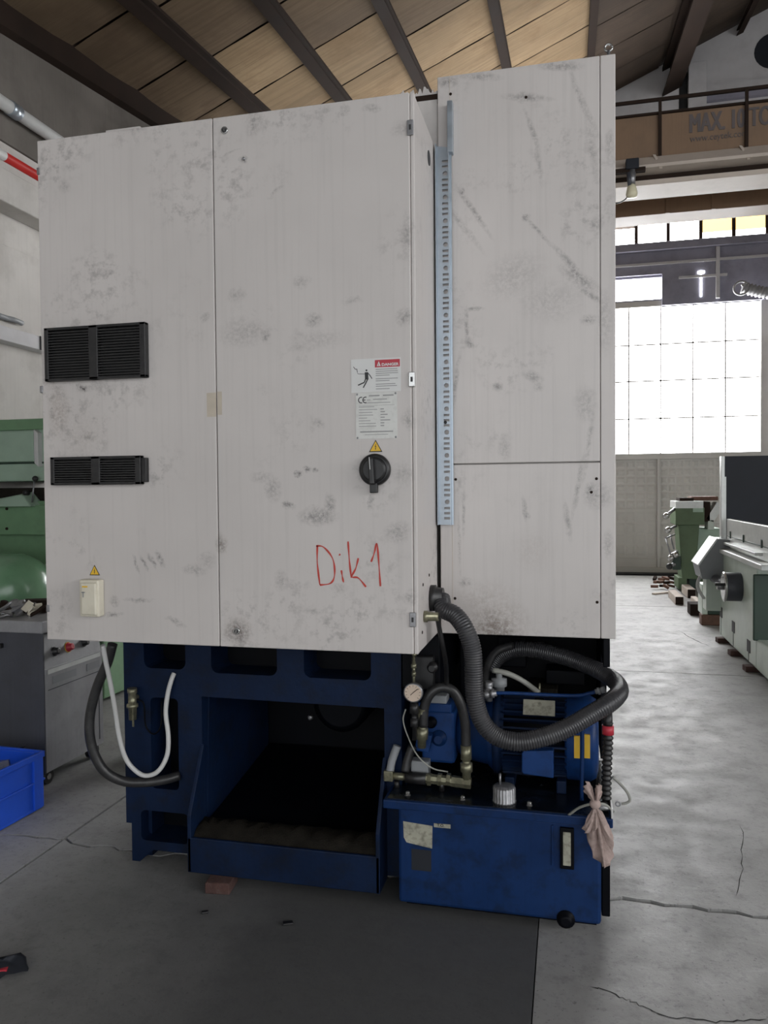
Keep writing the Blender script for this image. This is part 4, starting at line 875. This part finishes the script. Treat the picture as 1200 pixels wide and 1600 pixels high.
# rounded green tank
gt = thing('green_tank', 'rounded glossy green tank behind the cluttered grey tool cabinet', 'tank', (-3.85, 4.62, 0))
prof = [(.27*math.sin(a), .27*math.cos(a)) for a in np.linspace(0, math.pi/2, 9)]
MB().lathe((-4.25, 4.62, .875), (1, 0, 0), [(0, .25), (.04, .27), (.52, .27)]+[(.52+u*.9, r) for u, r in prof[1:]], 36).build('tank_shell', 'tgreen', gt)
for xx in (-4.15, -3.72): MB().box(xx, xx+.06, 4.45, 4.79, .0, .64).build('leg', 'dgreen', gt, .005)
MB().tube([(-4.24, 4.34, .90), (-4.12, 4.34, .86), (-4.04, 4.345, .87)], .008, 6).build('tank_handle', 'dgreen', gt)
MB().lathe((-4.12, 4.45, 1.09), (.0, -.4, 1), [(0, .03), (.03, .03), (.032, .02), (.06, .02)], 12).build('filler_plug', 'black', gt)
# tool cabinet
TX = -2.69
tc = thing('tool_cabinet', 'grey steel tool cabinet on casters with coloured push buttons beside the blue crate', 'cabinet', (-3.1, 3.8, 0))
MB().box(-3.6, TX-.004, 3.535, 4.05, .075, .62).build('carcass', 'gdark', tc, .004)
MB().box(-3.6, TX-.09, 3.535, 4.05, .62, .82).build('upper_carcass', 'gdark', tc, .004)
MB().box(-3.6, TX, 3.525, 3.536, .075, .83).build('front_door', 'gdark', tc, .003)
MB().box(TX-.005, TX, 3.536, 4.05, .075, .625).build('side_panel', 'glight', tc, .002)
MB().hexa([(TX-.004, 3.54, .62), (TX-.004, 4.05, .62), (TX-.09, 4.05, .62), (TX-.09, 3.54, .62)], [(TX-.04, 3.54, .80), (TX-.04, 4.05, .80), (TX-.09, 4.05, .82), (TX-.09, 3.54, .82)]).build('control_slope', 'glight', tc, .003)
MB().box(-3.62, TX+.01, 3.51, 4.07, .82, .885).build('top_slab', 'glight', tc, .006)
MB().box(TX-.001, TX+.002, 3.56, 4.03, .595, .618).build('panel_lip', 'pale', tc)
for y0, y1 in ((3.60, 3.80), (3.90, 4.02)): MB().box(TX, TX+.0025, y0, y1, .535, .575).build('label_strip', 'guard', tc)
MB().box(TX, TX+.002, 3.56, 4.03, .508, .512).build('panel_seam', 'gdark', tc)
MB().box(TX, TX+.002, 4.01, 4.014, .11, .5).build('panel_seam', 'gdark', tc)
for (yy, mt_) in ((3.64, 'black'), (3.76, 'danger'), (3.90, 'black')):
    zz = .70; xx = TX-.004-.036*(zz-.62)/.18
    b = MB().lathe((xx, yy, zz), (.98, 0, .2), [(0, .026), (.006, .026), (.008, .019), (.03, .018), (.033, .012)], 16).build('push_button', mt_, tc)
    MB().lathe((xx, yy, zz), (.98, 0, .2), [(0, .029), (.004, .029)], 16).build('button_ring', 'yellow' if mt_ == 'danger' else 'steel', b)
MB().box(-3.3, -2.93, 3.50, 3.527, .735, .76).build('door_handle', 'black', tc, .004)
for xx in (TX-.05, -3.5):
    for yy in (3.585, 4.0):
        c = MB().cyl((xx-.015, yy, .04), (xx+.025, yy, .04), .04, n=20).build('caster', 'black', tc)
        MB().cyl((xx+.024, yy, .04), (xx+.028, yy, .04), .016).build('hub', 'chrome', c); MB().box(xx-.02, xx+.03, yy-.02, yy+.02, .07, .08).build('caster_fork', 'steel', c)
# scrap on the tool cabinet
rs = random.Random(21)
def junk(px, py, Y, kind, s_, label, mat):
    x, y, _ = aty(px, py, Y); z0 = .886; m = MB()
    if kind == 'block': m.obox((x, y, z0+s_*.5), [(1, .4, 0), (-.4, 1, 0), (0, 0, 1)], (s_*1.1, s_*.6, s_*.5))
    if kind == 'ring': m.tube([(x+s_*math.cos(a), y+s_*.6*math.sin(a), z0+.008+.012*math.sin(a*2)**2) for a in np.linspace(0, 6.0, 14)], .008, 8, 3)
    if kind == 'rod': m.tube([(x-s_, y, z0+.012), (x-.2*s_, y-.02, z0+s_*.5), (x+.4*s_, y, z0+s_*.9), (x+s_, y+.03, z0+.012)], .011, 8, 4)
    if kind == 'cog': m.lathe((x, y, z0), (.3, -.1, 1), [(0, s_*.7), (s_*.3, s_*.8), (s_*.32, s_*.4), (s_*.8, s_*.35), (s_*.82, s_*.15)], 14)
    if kind == 'flake':
        for i in range(5):
            a = Vector((rs.uniform(-1, 1), rs.uniform(-1, 1), rs.uniform(.1, .8))).normalized(); b = a.orthogonal().normalized()
            m.obox((x+rs.uniform(-.6, .6)*s_, y+rs.uniform(-.5, .5)*s_, z0+s_*(.45+.12*i)), [a, b, a.cross(b)], (s_*.5, s_*.28, .006))
    solo(m, 'metal_scrap', mat, label, 'scrap', 'metal scrap on the tool cabinet')
junk(8, 965, 3.58, 'ring', .04, 'bent wire ring on the front edge of the tool cabinet top', 'steel')
junk(18, 960, 3.72, 'rod', .08, 'bent dark rod lying on the tool cabinet top', 'steel')
junk(32, 955, 3.66, 'flake', .07, 'crumpled sheet metal pieces on the tool cabinet top', 'steel')
junk(50, 958, 3.64, 'flake', .06, 'torn pale metal offcut near the beige cabinet on the tool cabinet top', 'cream')
junk(60, 952, 3.8, 'block', .07, 'dark iron block at the back of the tool cabinet top', 'darkbr')
junk(5, 950, 3.85, 'cog', .06, 'dark stepped collar on the tool cabinet top by the green tank', 'darkbr')
junk(66, 964, 3.62, 'rod', .07, 'dark bent bar next to the beige cabinet on the tool cabinet top', 'darkbr')
# crate
cr = thing('blue_crate', 'bright blue plastic stacking crate on the floor in front of the grey tool cabinet', 'crate', (-2.76, 3.02, 0)); cr.rotation_euler = (0, 0, math.radians(-3))
def cb(*a): return MB().box(a[0]-2.76, a[1]-2.76, a[2]+3.02, a[3]+3.02, a[4], a[5])
L_, W_, H_ = .30, .22, .285
def cbuild(m, n, mt_='crate', p=None, bev=.003): return m.build(n, mt_, p or cr, bev)
cbuild(cb(-W_+.01, W_-.01, -L_+.01, L_-.01, .004, .016), 'crate_floor')
for s_ in (-1, 1):
    cbuild(cb(*sorted((s_*(W_-.012), s_*(W_-.020))), -L_+.012, L_-.012, .006, H_-.01), 'long_wall')
    cbuild(cb(-W_+.012, W_-.012, *sorted((s_*(L_-.012), s_*(L_-.020))), .006, H_-.01), 'end_wall')
    m = cb(*sorted((s_*(W_-.014), s_*W_)), -L_, L_, H_-.03, H_); m2 = cb(-W_, W_, *sorted((s_*(L_-.014), s_*L_)), H_-.03, H_); cbuild(m, 'rim'); cbuild(m2, 'rim')
    cbuild(cb(*sorted((s_*(W_-.014), s_*(W_-.002))), -L_, L_, .14, .15), 'rib'); cbuild(cb(-W_, W_, *sorted((s_*(L_-.014), s_*(L_-.002))), .14, .15), 'rib')
    for t_ in (-1, 1):
        cbuild(cb(*sorted((s_*(W_-.018), s_*(W_-.001))), *sorted((t_*(L_-.012), t_*(L_-.075))), .012, H_-.01), 'corner_post'); cbuild(cb(*sorted((s_*(W_-.012), s_*(W_-.07))), *sorted((t_*(L_-.018), t_*(L_-.001))), .012, H_-.01), 'corner_post')
def bit(px, py, Z, s_, mat, label, kind):
    x, y, _ = atz(px, py, Z); m = MB()
    if kind: m.tube([(x-s_, y, Z-.03), (x, y+.03, Z), (x+s_, y+.02, Z-.02), (x+1.2*s_, y-.04, Z-.05)], .012, 8)
    else: m.obox((x, y, Z-.02), [(1, .3, .2), (-.3, 1, 0), (-.2, 0, 1)], (s_, s_*.6, .02))
    solo(m, 'crate_part', mat, label, 'part', 'loose parts in the blue crate')
bit(8, 1178, .24, .06, 'darkbr', 'dark clamp bar inside the blue crate', 1); bit(22, 1172, .25, .05, 'rust', 'rusty block inside the blue crate', 0); bit(2, 1188, .22, .05, 'steel', 'steel part in the near end of the blue crate', 0)
# coolant unit behind the hoses
cu_ = thing('coolant_unit', 'small brown coolant unit with green tube standing behind the black hose', 'pump', (-2.42, 4.15, 0))
MB().box(-2.50, -2.30, 4.08, 4.28, .02, .20).build('brown_base', 'wood', cu_, .01)
MB().box(-2.48, -2.33, 4.1, 4.26, .20, .30).build('pump_block', 'darkbr', cu_, .01)
MB().lathe((-2.47, 4.08, .36), (-1, 0, 0), [(0, .05), (.03, .05), (.035, .03), (.06, .03)], 16).build('pump_cap', 'black', cu_)
MB().cyl((-2.335, 4.2, .3), (-2.33, 4.2, 1.05), .018).build('pale_pipe', 'cream', cu_)
for zz in (.42, .55, .70): MB().lathe((-2.335, 4.2, zz), (0, 0, 1), [(0, .03), (.05, .03)], 12).build('pipe_joint', 'cream', cu_)
MB().tube([(-2.30, 4.1, .48), (-2.40, 4.08, .45), (-2.48, 4.08, .50), (-2.52, 4.1, .58), (-2.47, 4.1, .62), (-2.36, 4.12, .60)], .012, 8).build('green_tube', 'dgreen', cu_)
MB().box(-2.42, -2.36, 4.2, 4.24, .30, 1.0).build('upright', 'darkbr', cu_)
# bits on the floor
x, y, _ = atz(18, 1518, 0); m = MB(); rb = random.Random(8)
vs = []; n = 9
for i in range(n):
    for j in range(n):
        u, v = i/(n-1)-.5, j/(n-1)-.5; vs.append((x-.05+u*.15+.03*math.sin(v*6), y+v*.11+.02*math.sin(u*9), .004+.032*max(0, 1-3.2*(u*u+v*v))*(.4+rb.random())))
m.add(vs, [(i*n+j, i*n+j+1, (i+1)*n+j+1, (i+1)*n+j) for i in range(n-1) for j in range(n-1)], True)
solo(m, 'oily_rag', 'slate', 'dark oily rag crumpled on the concrete floor at the frame edge', 'rag')
x, y, _ = atz(5, 1522, 0); solo(MB().obox((x, y, .012), [(1, .3, .1), (-.3, 1, 0), (-.1, 0, 1)], (.014, .008, .006)), 'red_scrap', 'danger', 'small red plastic scrap on top of the dark oily rag', 'scrap')
for (px, py, s_, lb_) in ((320, 1427, .012, 'small black chip on the floor below the red brick'), (450, 1444, .018, 'black rubber crumb on the floor below the blue chute')):
    x, y, _ = atz(px, py, 0); solo(MB().obox((x, y, .004), [(1, .5, 0), (-.5, 1, 0), (0, 0, 1)], (s_, s_*.6, .004)), 'debris', 'black', lb_, 'debris', bev=.002)

# ================================================================== BRIDGE CRANE
CYR = 8.0
def K(px, py, Y=CYR): return aty(px, py, Y)
bc = thing('bridge_crane', 'brown overhead bridge crane lettered MAX. 10 TON spanning the hall', 'crane', (2.3, 8.4, 3.99))
zt, zb = K(1080, 173)[2], K(1080, 240)[2]; z2 = K(1080, 264)[2]; z3 = K(1080, 278)[2]
X0, X1 = -3.95, 8.8
MB().box(X0, X1, CYR, CYR+.35, zb, zt).build('girder', 'crane', bc, .006)
MB().box(X0, X1, CYR-.02, CYR+.37, zt, zt+.02).build('top_flange', 'darkbr', bc)
MB().prism([(CYR-.02, zb), (CYR+.3, zb), (CYR+.3, z2), (CYR-.14, z2), (CYR-.14, z2+.03)], 'x', X0, X1).build('walkway', 'cranel', bc)
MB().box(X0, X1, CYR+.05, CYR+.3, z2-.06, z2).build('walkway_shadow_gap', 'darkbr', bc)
MB().box(X0, X1, CYR+.02, CYR+.42, z3-.02, z2-.055).build('bottom_flange', 'cranel', bc, .004)
Y2 = CYR+1.2; a, b = aty(1080, 288, Y2)[2], aty(1080, 330, Y2)[2]
MB().box(X0, X1, Y2, Y2+.35, b, a+.25).build('rear_girder', 'crane', bc, .006)
for q in (1043, 1115): x = aty(q, 310, Y2)[0]; MB().box(x-.02, x+.02, Y2-.015, Y2, b, a+.2).build('girder_stiffener', 'crane', bc)
for s_ in (-1, 1):
    xx = X0 if s_ < 0 else X1
    MB().box(xx-.15, xx+.15, CYR-.3, Y2+.6, 3.992 if s_ < 0 else 4.0, zb+.1).build('end_carriage', 'crane', bc, .01)
zr = K(1080, 150)[2]
MB().box(X0, X1, CYR-.02, CYR+.005, zr-.015, zr+.015).build('hand_rail', 'darkbr', bc)
xp = K(1031, 200)[0]; sp_ = K(1166, 200)[0]-xp; k = -4
while xp+k*sp_ < X1:
    xx = xp+k*sp_
    if xx > X0: MB().box(xx-.014, xx+.014, CYR-.03, CYR-.002, zb, zr).build('rail_post', 'darkbr', bc); MB().obox((xx-.03, CYR-.08, (zb+z2)/2), [(.3, -.6, -1), (1, .3, 0), (0, 1, -.6)], (.10, .014, .006)).build('post_bracket', 'cranel', bc)
    k += 1
a = K(1077, 208); t_ = MB()
for q in range(3): t_.text('MAX. 10 TON', (K(1077, 178)[2]-a[2])*1.40, (a[0]+q*.007, CYR-.003-q*.0008, a[2]), ext=.002, width=(K(1133, 200)[0]-a[0])*2.55)
t_.build('crane_lettering', 'cranetext', bc)
a = K(1078, 222); MB().text('www.ceytek.com', .085, (a[0], CYR-.003, a[2]), ext=.002, width=(K(1150, 225)[0]-a[0])*1.25).build('crane_lettering', 'cranetext', bc)
# floodlight / limit lamp hanging from the crane
hl_ = thing('crane_lamp', 'grey lamp with pale bulb hanging under the brown crane girder', 'lamp', K(985, 308, 7.82))
x, y, _ = K(986, 262, 7.82)
MB().box(x-.05, x+.07, y-.05, y+.05, K(986, 266, 7.82)[2], K(986, 250, 7.82)[2]).build('lamp_housing', 'slate', hl_, .01)
MB().box(x-.17, x+.13, y-.02, y+.035, K(986, 268, 7.82)[2]-.01, K(986, 265, 7.82)[2]+.01).build('mounting_arm', 'darkbr', hl_)
MB().cyl(K(988, 264, 7.82), K(987, 291, 7.82), .032).build('lamp_neck', 'steel', hl_); MB().cyl(K(982, 270, 7.80), K(984, 290, 7.80), .02).build('lamp_tube', 'gdark', hl_)
MB().lathe(K(987, 288, 7.82), (0, 0, -1), [(0, .03), (.03, .042), (.09, .055), (.12, .048), (.13, .02)], 18).build('bulb', 'bulb', hl_)
MB().tube([K(983, 305, 7.82), K(975, 313, 7.82), K(962, 318, 7.84), K(945, 316, 7.84), K(940, 285, 7.85)], .006, 6).build('lamp_cord', 'black', hl_)
# flexible duct by the gate
DY = 14.2; dt = thing('flexible_duct', 'grey ribbed flexible duct with round collar high beside the gate', 'duct', (aty(1185, 460, DY)[0], DY, aty(1185, 470, DY)[2]))
MB().tube([aty(1160, 449, DY), aty(1175, 453, DY), aty(1200, 458, DY), aty(1240, 462, DY)], .10, 14, 8, rib=(.06, .02)).build('ribbed_hose', 'glight', dt)
c = Vector(aty(1158, 450, DY-.05)); MB().tube([c+Vector((.11*math.cos(a), -.02*math.cos(a), .11*math.sin(a))) for a in np.linspace(0, 2*math.pi, 17)], .018, 8, 2).build('collar', 'steel', dt)
MB().obox(aty(1163, 444, DY-.1), [(1, 0, .6), (0, 1, 0), (-.6, 0, 1)], (.05, .02, .02)).build('clamp', 'chrome', dt)
MB().box(aty(1240, 462, DY)[0]-.05, aty(1240, 462, DY)[0]+.3, DY-.15, YB-.01, aty(1240, 462, DY)[2]-.2, aty(1240, 462, DY)[2]+.2).build('duct_box', 'walld', dt, .01)

# ================================================================== EAST SIDE MACHINES
GX = 1.5
gr = thing('surface_grinder', 'long pale green grinding machine with handwheel and grey control box', 'machine', (2.0, 7.4, 0))
MB().box(GX, 2.5, 6.93, 8.55, .05, .90).build('bed', 'grind', gr, .012)
MB().box(GX, 2.5, 5.4, 6.93, .05, .30).build('bed', 'grind', gr, .012)
MB().box(GX+.02, 2.4, 6.925, 6.935, .30, .83).build('end_cover', 'dgreen', gr, .004)
MB().box(GX-.03, 2.45, 6.90, 6.93, .29, .84).build('end_cover', 'dgreen', gr, .01)
MB().box(GX-.04, 2.3, 6.6, 8.5, .90, .945).build('table', 'pale', gr, .006)
MB().box(GX+.06, GX+.10, 6.2, 8.52, .945, 1.24).build('splash_plate', 'pale', gr, .006)
MB().box(GX+.055, GX+.062, 6.2, 8.52, 1.06, 1.068).build('plate_seam', 'dgreen', gr)
MB().box(GX+.0, GX+.07, 7.0, 8.52, .985, 1.01).build('table_rail', 'pale', gr, .004)
for yy in (7.0, 7.7, 8.3): MB().box(GX+.05, GX+.06, yy, yy+.03, 1.05, 1.12).build('plate_clip', 'dgreen', gr)
SY = 8.62
a, b = aty(1126, 713, SY), aty(1131, 830, SY)
MB().box(b[0], 3.4, SY, SY+.05, 1.0, a[2]).build('splash_screen', 'slate', gr, .004)
MB().box(a[0], b[0], SY-.04, SY+.06, 1.0, a[2]).build('screen_edge', 'pale', gr, .004); MB().box(b[0], aty(1134, 745, SY)[0], SY-.03, SY, 1.0, aty(1134, 745, SY)[2]).build('screen_edge', 'pale', gr, .003)
BY = 8.35
pts = [aty(q[0], q[1], BY) for q in ((1092, 884), (1122, 842), (1143, 844), (1143, 905), (1097, 905))]
cbx = MB().prism([(p_[0], p_[2]) for p_ in pts], 'y', BY, BY+.42).build('control_box', 'guard', gr, .006)
p0, p1 = Vector(pts[0]), Vector(pts[1]); dd = (p1-p0).normalized(); nn = Vector((dd.z*-1, 0, dd.x))
MB().obox((p0+p1)/2+nn*.008+Vector((0, .21, 0)), [dd, (0, 1, 0), nn], ((p1-p0).length*.5, .22, .008)).build('control_face', 'pale', cbx, .003)
for f in (): MB().lathe(p0.lerp(p1, f)+nn*.016+Vector((0, .1, 0)), nn, [(0, .02), (.02, .018)], 10).build('control_knob', 'black', cbx)
MB().box(aty(1106, 910, BY)[0], GX+.02, BY+.1, BY+.3, .30, aty(1106, 905, BY)[2]).build('box_bracket', 'grind', gr, .005)
wy = 7.55; wz = atx(1157, 917, GX)[2]
hw = MB().cyl((GX-.13, wy, wz), (GX+.01, wy, wz), .13, n=28).build('handwheel_drum', 'gdark', gr, .006)
MB().lathe((GX-.15, wy, wz), (1, 0, 0), [(0, .11), (.005, .135), (.02, .135), (.025, .11)], 28).build('handwheel', 'chrome', hw)
MB().cyl((GX-.15, wy, wz), (GX-.2, wy, wz), .03).build('wheel_hub', 'steel', hw); MB().cyl((GX-.15, wy-.09, wz+.03), (GX-.23, wy-.09, wz+.03), .014).build('crank_grip', 'black', hw)
MB().cyl((GX-.07, wy+.1, wz-.02), (GX-.07, BY+.1, wz-.02), .045).build('drive_tube', 'gdark', gr)
for px, py in ((1127, 956), (1146, 979), (1170, 1009)):
    p_ = atx(px, py, GX); MB().box(GX-.004, GX+.002, p_[1]-.06, p_[1]+.06, p_[2]-.055, p_[2]+.05).build('foot_pocket', 'ink', gr); MB().box(GX-.003, GX+.002, p_[1]-.006, p_[1]+.006, .06, p_[2]-.05).build('drain_slit', 'dgreen', gr)
for dx in (0, .03): MB().tube([aty(1096+dx*60, 896, 8.45), aty(1090+dx*60, 908, 8.45), aty(1090+dx*60, 920, 8.45), aty(1099+dx*60, 935, 8.5)], .012, 8).build('white_conduit', 'white', gr)
for i, yy in enumerate((7.08, 7.72, 8.35)):
    solo(MB().obox((GX+.02, yy, .025), [(1, .1, 0), (-.1, 1, 0), (0, 0, 1)], (.085, .05, .025)), 'wooden_wedge', 'brick', ('reddish wedge under the grinder below the slot closest to the camera', 'reddish wedge under the middle of the grinder base', 'reddish wedge under the far end of the grinder base')[i], 'wedge', 'wedges under the grinder', .006)
# motor block on timber at the far end of the grinder
x0, y0, _ = atz(1096, 977, 0); x1 = atz(1128, 977, 0)[0]
solo(MB().box(x0, x1+.12, y0, y0+.16, 0, .12), 'timber_block', 'wood', 'long brown timber lying under the small green gearbox', 'timber', bev=.008)
solo(MB().box(x0-.02, x0+.12, y0+.7, y0+.95, 0, .14), 'timber_block', 'darkbr', 'dark timber block behind the long brown timber', 'timber', bev=.008)
gb = thing('green_gearbox', 'small dark green gearbox sitting on brown timber at the grinder end', 'gearbox', (x0+.25, y0+.1, .12))
xa_, xb_ = aty(1106, 950, y0)[0], aty(1127, 950, y0)[0]
MB().box(xa_, xb_+.1, y0+.01, y0+.35, .122, .40).build('gearbox_body', 'dgreen', gb, .008); MB().box(xa_-.06, xa_, y0+.01, y0+.3, .122, .46).build('gearbox_flange', 'grind', gb, .006); MB().box(xa_-.05, xb_+.1, y0, y0+.32, .40, .45).build('gearbox_lid', 'pale', gb, .008)
# far lathe
LY = 12.4
def Lp(px, py, Y=LY): return aty(px, py, Y)
la = thing('green_lathe', 'dark green lathe with levers standing near the bright gate', 'machine', (2.0, 12.8, 0))
def lbox(n, q0, q1, mat, d0=0, d1=.6, bev=.008):
    a, b = Lp(*q0), Lp(*q1); return MB().box(a[0], b[0], LY+d0, LY+d1, b[2], a[2]).build(n, mat, la, bev)
hd = lbox('headstock', (1055, 793), (1100, 820), 'lathe', -.05, .6)
a, b = Lp(1061, 820), Lp(1090, 905)
MB().prism([(Lp(1060, 820)[0], a[2]), (Lp(1093, 820)[0], a[2]), (b[0], Lp(1090, 860)[2]), (b[0], b[2]), (Lp(1066, 905)[0], b[2]), (Lp(1062, 850)[0], Lp(1062, 850)[2])], 'y', LY, LY+.5).build('pedestal', 'lathe', la, .008)
lbox('top_plate', (1055, 783), (1098, 794), 'pale', -.06, .62, .004)
lbox('top_tray', (1062, 778), (1084, 783), 'darkbr', 0, .4, .003); lbox('top_tray', (1082, 776), (1124, 782), 'wood', .1, .5, .003)
lbox('chuck_guard', (1099, 784), (1110, 815), 'darkbr', 0, .5); lbox('name_strip', (1082, 794), (1098, 800), 'pgreen', -.055, -.04, .001)
lbox('bed', (1087, 826), (1128, 862), 'pgreen', .1, .6); lbox('bed_foot', (1088, 862), (1128, 880), 'dgreen', .15, .6)
for dx, dy in ((0, 0), (6, 6)):
    p0, p1 = Vector(Lp(1106+dx, 812+dy*.5)), Vector(Lp(1124, 786+dy*1.5)); d_ = (p1-p0).normalized(); MB().obox((p0+p1)/2+Vector((0, .2, 0)), [d_, (0, 1, 0), (-d_.z, 0, d_.x)], ((p1-p0).length/2, .2, .03)).build('slanted_cover', 'pale', la, .004)
lbox('control_column', (1106, 812), (1116, 828), 'grind', .0, .3)
for (q0, q1, r_) in (((1054, 795), (1041, 806), .025), ((1056, 822), (1044, 828), .02), ((1055, 835), (1040, 841), .012), ((1040, 841), (1048, 866), .012), ((1047, 836), (1053, 858), .012), ((1058, 862), (1046, 870), .03), ((1060, 880), (1047, 884), .03)):
    MB().cyl(Lp(*q0, LY+.02), Lp(*q1, LY-.1), r_, n=10).build('lever', 'steel', la)
for q in ((1041, 806), (1044, 828), (1056, 867), (1048, 872)): MB().sphere(Lp(*q, LY-.1), .05, 10, 6).build('lever_knob', 'chrome', la)
MB().sphere(Lp(1046, 885, LY-.1), .05, 10, 6).build('lever_knob', 'black', la)
lbox('apron_box', (1051, 868), (1063, 890), 'dgreen', -.06, .1); lbox('foot', (1060, 903), (1073, 921), 'lathe', .0, .5); lbox('foot', (1078, 895), (1091, 921), 'dgreen', .1, .5)
MB().box(Lp(1087, 826)[0], 3.2, LY+.15, LY+.6, .04, .6).build('bed_base', 'lathe', la, .01)
# timbers and rubble near the lathe
def timber(px0, px1, py, h, d, mat, label, end='darkbr'):
    a, b = atz(px0, py, 0), atz(px1, py, 0); t_ = thing('timber_block', label, 'timber', ((a[0]+b[0])/2, a[1]+d/2, 0))
    MB().box(a[0], b[0], a[1], a[1]+d, 0, h).build('timber', mat, t_, .01); MB().box(a[0]+.005, b[0]-.005, a[1]-.006, a[1]+.001, .004, h-.004).build('end_grain', end, t_)
timber(1055, 1068, 945, .11, .75, 'pwood', 'pale squared timber on the floor pointing at the camera in front of the lathe')
timber(1074, 1087, 935, .13, .6, 'pwood', 'pale squared timber under the lathe pedestal beside the grinder')
timber(1088, 1097, 950, .09, .5, 'pwood', 'short pale timber between the lathe and the grinder')
rp_ = random.Random(4)
for i in range(12):
    px, py = 1024+(i % 4)*8.5+rp_.uniform(-1.5, 1.5), 909+(i//4)*6+rp_.uniform(-1, 1); x, y, _ = atz(px, py, 0)
    a = Vector((rp_.uniform(-1, 1), rp_.uniform(-1, 1), rp_.uniform(-.25, .25))).normalized(); b = a.cross(Vector((0, 0, 1))).normalized()
    solo(MB().obox((x, y, .05), [a, b, a.cross(b)], (rp_.uniform(.045, .075), .026, .02)), 'wood_scrap', 'wood' if i % 3 else 'darkbr', 'broken brown wood scrap in the heap by the lathe, %s row, %s from the left' % (('back', 'middle', 'front')[i//4], ('first', 'second', 'third', 'fourth')[i % 4]), 'scrap', 'wood scraps in the heap')
a, b = Vector(atz(1021, 928, .012)), Vector(atz(1052, 925, .012)); solo(MB().obox((a+b)/2, [b-a, (b-a).cross(Vector((0, 0, 1))), (0, 0, 1)], ((b-a).length/2, .03, .012)), 'thin_plank', 'pwood', 'thin pale plank on the floor in front of the wood scrap heap', 'plank')
